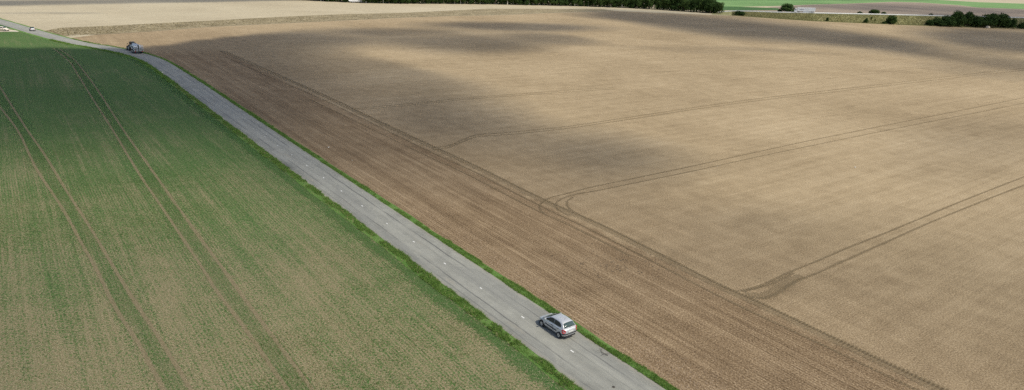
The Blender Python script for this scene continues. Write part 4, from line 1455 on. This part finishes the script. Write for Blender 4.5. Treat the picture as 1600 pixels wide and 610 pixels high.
MB().tube([(1.2, -.52, 1.5), (1.2, -.55, 2.9)], .06, 8).build("exhaust_pipe", M_STEEL, tr)
for s in (1, -1):
    wheel(tr, 0, s * .98, .92, .62, s, M_HUB, .52)
    wheel(tr, 2.65, s * .92, .66, .50, s, M_HUB, .52)
    fd = MB()
    pr = [(math.cos(a) * 1.0, .92 + math.sin(a) * 1.0) for a in np.linspace(0.3, 2.9, 9)]
    vs = [(x, s * .65, z) for x, z in pr] + [(x, s * 1.25, z) for x, z in pr]
    fd.add(vs, [(i, i + 1, 10 + i, 9 + i) for i in range(8)])
    o = fd.build("mudguard", M_TDARK, tr)
    o.modifiers.new("solid", 'SOLIDIFY').thickness = .04
    MB().tube([(.9, s * .6, 2.3), (1.0, s * 1.15, 2.35)], .025, 5).build("mirror_arm", M_TRIM, tr)
    MB().box((1.0, s * 1.22, 2.25), (.06, .20, .38)).build("mirror", M_TRIM, tr, bevel=.02)

# white articulated truck on the main road
iu = int(np.argmin(np.abs(to_px(RBf[:, 4, 0], RBf[:, 4, 1], RBf[:, 4, 2])[0] - 1258)))
pa = RBf[iu, 4] * 0.72 + RBf[iu, 5] * 0.28
dv = RBf[iu - 2, 4] - RBf[iu + 2, 4]
tz = math.atan2(dv[1], dv[0])
M_TWHITE = simple("truck_white", (0.80, 0.80, 0.81), 0.4, var=0.04, scale=0.5)
M_LOGO = simple("logo_purple", (0.07, 0.05, 0.13), 0.5)
M_SCRIPT = simple("logo_grey", (0.55, 0.56, 0.62), 0.5)
slope = math.atan2(dv[2], math.hypot(dv[0], dv[1]))
tru = empty("articulated_truck", (pa[0], pa[1], pa[2] + 0.10), tz)
tru.rotation_euler = (0, -slope, tz)
tag(tru, "white articulated truck with a lettered box trailer on the main road", "truck")
cab = MB()
cab.add([(7.9, y, z) for y, z in ((-1.22, .7), (1.22, .7), (1.22, 1.9), (-1.22, 1.9))] + [(5.9, y, z) for y, z in ((-1.22, .7), (1.22, .7), (1.22, 3.4), (-1.22, 3.4))] + [(7.55, y, 3.0) for y in (-1.18, 1.18)] + [(7.0, y, 3.55) for y in (-1.15, 1.15)],
        [(0, 1, 2, 3), (4, 7, 6, 5), (0, 4, 5, 1), (3, 2, 9, 8), (8, 9, 11, 10), (10, 11, 6, 7), (0, 3, 8, 10, 7, 4), (1, 5, 6, 11, 9, 2)])
cab.build("cab", M_TWHITE, tru, bevel=.08)
pane(MB(), [(7.86, -1.05, 2.05), (7.86, 1.05, 2.05), (7.60, 1.05, 2.85), (7.60, -1.05, 2.85)], (.9, 0, .3), .03).build("windscreen", M_GLASS, tru)
for s in (1, -1):
    MB().box((7.0, s * 1.225, 2.35), (.85, .03, .7)).build("side_window", M_GLASS, tru)
MB().box((-1.0, 0, 2.65), (13.4, 2.5, 2.8)).build("trailer_box", M_TWHITE, tru, bevel=.03)
MB().box((-.4, 0, 1.08), (12.6, 1.0, .24)).build("chassis", M_TRIM, tru)
for s in (1, -1):
    MB().box((-1.6, s * 1.18, .80), (5.5, .05, .55)).build("side_skirt", M_TWHITE, tru)
    for x in (7.0, 4.2, -3.6, -4.9, -6.2):
        wheel(tru, x, s * 1.02, .5, .40, s, M_RIM, .55, 18)
    sk = Matrix.Rotation(0.0, 3, 'X')
    for q, (x, w_) in enumerate(((4.2, .75), (3.3, .7), (2.4, .75), (1.6, .5))):
        lt = MB()
        x0 = x
        y_ = s * 1.262
        sh = .25
        lt.add([(x0, y_, 2.3), (x0 - w_ * .8, y_, 2.3), (x0 - w_ * .8 - sh, y_, 2.85), (x0 - sh, y_, 2.85), (x0, y_ - s * .01, 2.3), (x0 - w_ * .8, y_ - s * .01, 2.3), (x0 - w_ * .8 - sh, y_ - s * .01, 2.85), (x0 - sh, y_ - s * .01, 2.85)],
               [(0, 1, 2, 3), (7, 6, 5, 4), (0, 4, 5, 1), (1, 5, 6, 2), (2, 6, 7, 3), (3, 7, 4, 0)])
        lt.build("logo_letter", M_LOGO, tru)
    for q in range(8):
        MB().box((.4 - q * .78, s * 1.258, 2.62), (.36, .012, .20)).build("logo_letter", M_SCRIPT, tru)

# low white trailer at the edge of the wood
g0, g1 = gp(546, 4.4), gp(568, 4.6)
gm = (g0 + g1) / 2
ln_ = np.linalg.norm(g1 - g0)
wt = empty("flat_trailer", (gm[0], gm[1], 0), math.atan2(*(g1 - g0)[::-1]))
tag(wt, "long low white trailer parked at the edge of the wood", "trailer")
MB().box((0, 0, 1.0), (ln_, 2.3, .18)).build("deck", M_TWHITE, wt, bevel=.03)
for s in (1, -1):
    MB().box((0, s * 1.12, 1.35), (ln_, .06, .5)).build("side_board", M_TWHITE, wt)
    for x in (-ln_ * .3, -ln_ * .2, ln_ * .3):
        wheel(wt, x, s * .95, .42, .3, s, M_RIM, .55, 16)
MB().tube([(ln_ / 2, 0, .8), (ln_ / 2 + 1.6, 0, .6)], .07, 6).build("drawbar", M_STEEL, wt)

# ------------------------------------------------------------------ clouds: they drift above and behind, and shade the fields
CLOUD_Z, T_MAX = 450.0, 42.0
step = 5.0
gx = np.arange(-520, 1250, step)
gy = np.arange(-80, 1500, step)
GX, GY = np.meshgrid(gx, gy, indexing='ij')
U, Vv, Wc = to_px(GX, GY, 0.0)
front = Wc > 12
U = np.where(front, U, 800)
Vv = np.where(front, Vv, 900)


def sst(a, b, x):
    t = np.clip((x - a) / (b - a), 0, 1)
    return t * t * (3 - 2 * t)


def blob(cx, cy, rx, ry, k=0.0, amt=1.0, soft=0.5):
    dy = Vv - cy - k * (U - cx)
    d = np.sqrt(((U - cx) / rx) ** 2 + (dy / ry) ** 2)
    return amt * (1 - sst(1 - soft, 1 + soft, d))


def band(pts, half, amt, soft=0.6):
    xs = [p[0] for p in pts]
    c = np.interp(U, xs, [p[1] for p in pts])
    h = np.interp(U, xs, half)
    d = np.abs(Vv - c) / h
    return amt * (1 - sst(1 - soft, 1 + soft, d))


top = np.interp(U, [-400, 0, 130, 190, 225, 262, 330, 480, 560, 600, 700, 800], [72, 73, 74, 76, 73, 68, 58.5, 47, 58, 80, 108, 126])
bot = np.interp(U, [-400, 0, 200, 380, 450, 560, 680, 800, 900], [240, 240, 250, 255, 285, 300, 290, 275, 270])
bw = np.interp(U, [0, 400, 600, 800], [110, 95, 95, 80])
tw = np.interp(U, [0, 400, 600, 700], [3.0, 3.5, 14, 22])
tong = band([(540, 72), (576, 79), (646, 94), (728, 111), (810, 122), (900, 140)], [7, 9, 11, 16, 25, 45], 0.8) * sst(500, 610, U)
S = sst(-0.6, 1.0, (Vv - top) / tw) * (1 - sst(-bw, bw, Vv - bot)) * (1 - 0.32 * sst(380, 620, U)) * (1 - sst(640, 900, U)) * (1 - tong)
parts = [S,
         blob(735, 69, 120, 16, 0.02, 0.88, 0.6), blob(620, 49.5, 100, 5.5, 0.0, 0.75, 0.6), blob(555, 58, 125, 12, 0.0, 0.62, 0.7), blob(805, 42, 145, 7, 0.02, 0.95, 0.5), blob(862, 61, 75, 8, 0.08, 0.75),
         blob(700, 178, 120, 28, 0.06, 0.45, 0.7), blob(740, 200, 100, 28, 0.1, 0.45, 0.7), blob(925, 238, 135, 34, 0.12, 0.68, 0.8), blob(850, 290, 150, 38, 0.1, 0.3, 0.9),
         band([(860, 17), (960, 24), (1060, 33), (1130, 41), (1250, 53), (1400, 71), (1480, 84), (1640, 108)], [5, 8, 14, 16, 15, 13, 11, 10], 1.0) * (1 - 0.30 * sst(1400, 1520, U)) * sst(850, 960, U),
         blob(1570, 63, 140, 19, 0.08, 1.0, 0.5), blob(1045, 78, 90, 4.5, 0.06, 0.28), blob(1200, 79, 120, 3.5, 0.05, 0.3),
         band([(-400, 3), (0, 5), (250, 1.5), (500, -2)], [5, 4.5, 3.5, 2.5], 0.9), blob(60, 20.5, 110, 1.8, 0, 0.45),
         blob(1450, 14.5, 230, 5, 0.03, 0.6, 0.6), blob(1535, 34, 130, 11, 0.04, 0.9, 0.4), blob(1545, 112, 110, 11, 0.1, 0.25),
         blob(1180, 345, 90, 18, 0.0, 0.18, 0.8), blob(1530, 235, 140, 45, 0, 0.22, 0.8),
         0.30 * sst(250, 440, Vv)]  # thin unseen cloud layer added to darken the near ground
S = 1 - np.prod([1 - np.clip(p, 0, 1) for p in parts], axis=0)
brk = fbm2(GX, GY, 55, 5, 3, 0.6)
S = np.clip(S + (brk - 0.5) * 0.7 * np.clip(S * (1 - S) * 4, 0, 1), 0, 1)
# outside the view the sky stays half covered by clouds of the same kind
free = fbm2(GX + 900, GY + 700, 260, 5, 41, 0.55)
free = sst(0.52, 0.66, free)
inside = sst(-260, -40, U) * (1 - sst(1640, 1860, U)) * (1 - sst(640, 800, Vv)) * sst(-30, -8, Vv) * front
S = S * inside + free * (1 - inside)
TH = T_MAX * np.minimum(-np.log(1 - 0.935 * np.clip(S, 0, 1)) / 2.73, 1.0)
TH[:2] = TH[-2:] = 0
TH[:, :2] = TH[:, -2:] = 0
# closed bodies: flat-ish base, domed top, sheared along the sunlight
cell = (TH[:-1, :-1] > 0.5) & (TH[1:, :-1] > 0.5) & (TH[:-1, 1:] > 0.5) & (TH[1:, 1:] > 0.5)
lab = np.zeros(cell.shape, int)
cur = 0
for a, b in zip(*np.nonzero(cell)):
    if lab[a, b]:
        continue
    cur += 1
    stack = [(a, b)]
    lab[a, b] = cur
    while stack:
        p, q = stack.pop()
        for dp, dq in ((1, 0), (-1, 0), (0, 1), (0, -1)):
            r_, c_ = p + dp, q + dq
            if 0 <= r_ < cell.shape[0] and 0 <= c_ < cell.shape[1] and cell[r_, c_] and not lab[r_, c_]:
                lab[r_, c_] = cur
                stack.append((r_, c_))
tc = NT("cloud_vapour")
vol = tc.n("ShaderNodeVolumeScatter")
vol.inputs['Color'].default_value = (0.98, 0.98, 0.99, 1)
vol.inputs['Density'].default_value = 0.052
vol.inputs['Anisotropy'].default_value = 0.4
try:
    tc.m.cycles.homogeneous_volume = True
except Exception:
    pass
tc.put(tc.out, 1, vol.outputs[0])
slx, sly = TO_SUN[0] / TO_SUN[2], TO_SUN[1] / TO_SUN[2]
lift = fbm2(GX, GY, 80, 3, 77) * 14
for L in range(1, cur + 1):
    m = lab == L
    if m.sum() < 6:
        continue
    use = np.zeros(TH.shape, bool)
    a, b = np.nonzero(m)
    for da, db in ((0, 0), (1, 0), (0, 1), (1, 1)):
        use[a + da, b + db] = True
    vid = -np.ones(TH.shape, int)
    nv = int(use.sum())
    vid[use] = np.arange(nv)
    zb = CLOUD_Z + lift[use]
    zt = zb + TH[use]
    Vb = np.stack([GX[use] + slx * zb, GY[use] + sly * zb, zb], 1)
    Vt = np.stack([GX[use] + slx * zt, GY[use] + sly * zt, zt], 1)
    q = np.stack([vid[a, b], vid[a + 1, b], vid[a + 1, b + 1], vid[a, b + 1]], 1)
    faces = [q + nv, q[:, ::-1]]
    pad = np.pad(m, 1)
    for (da, db, e0, e1) in ((-1, 0, (0, 1), (0, 0)), (1, 0, (1, 0), (1, 1)), (0, -1, (0, 0), (1, 0)), (0, 1, (1, 1), (0, 1))):
        s_ = ~pad[a + 1 + da, b + 1 + db]
        i0_ = vid[a[s_] + e0[0], b[s_] + e0[1]]
        i1_ = vid[a[s_] + e1[0], b[s_] + e1[1]]
        faces.append(np.stack([i0_, i1_, i1_ + nv, i0_ + nv], 1))
    o = link("cloud", np_mesh("cloud", np.vstack([Vb, Vt]), np.vstack(faces)), tc.m)
    o['kind'] = 'structure'
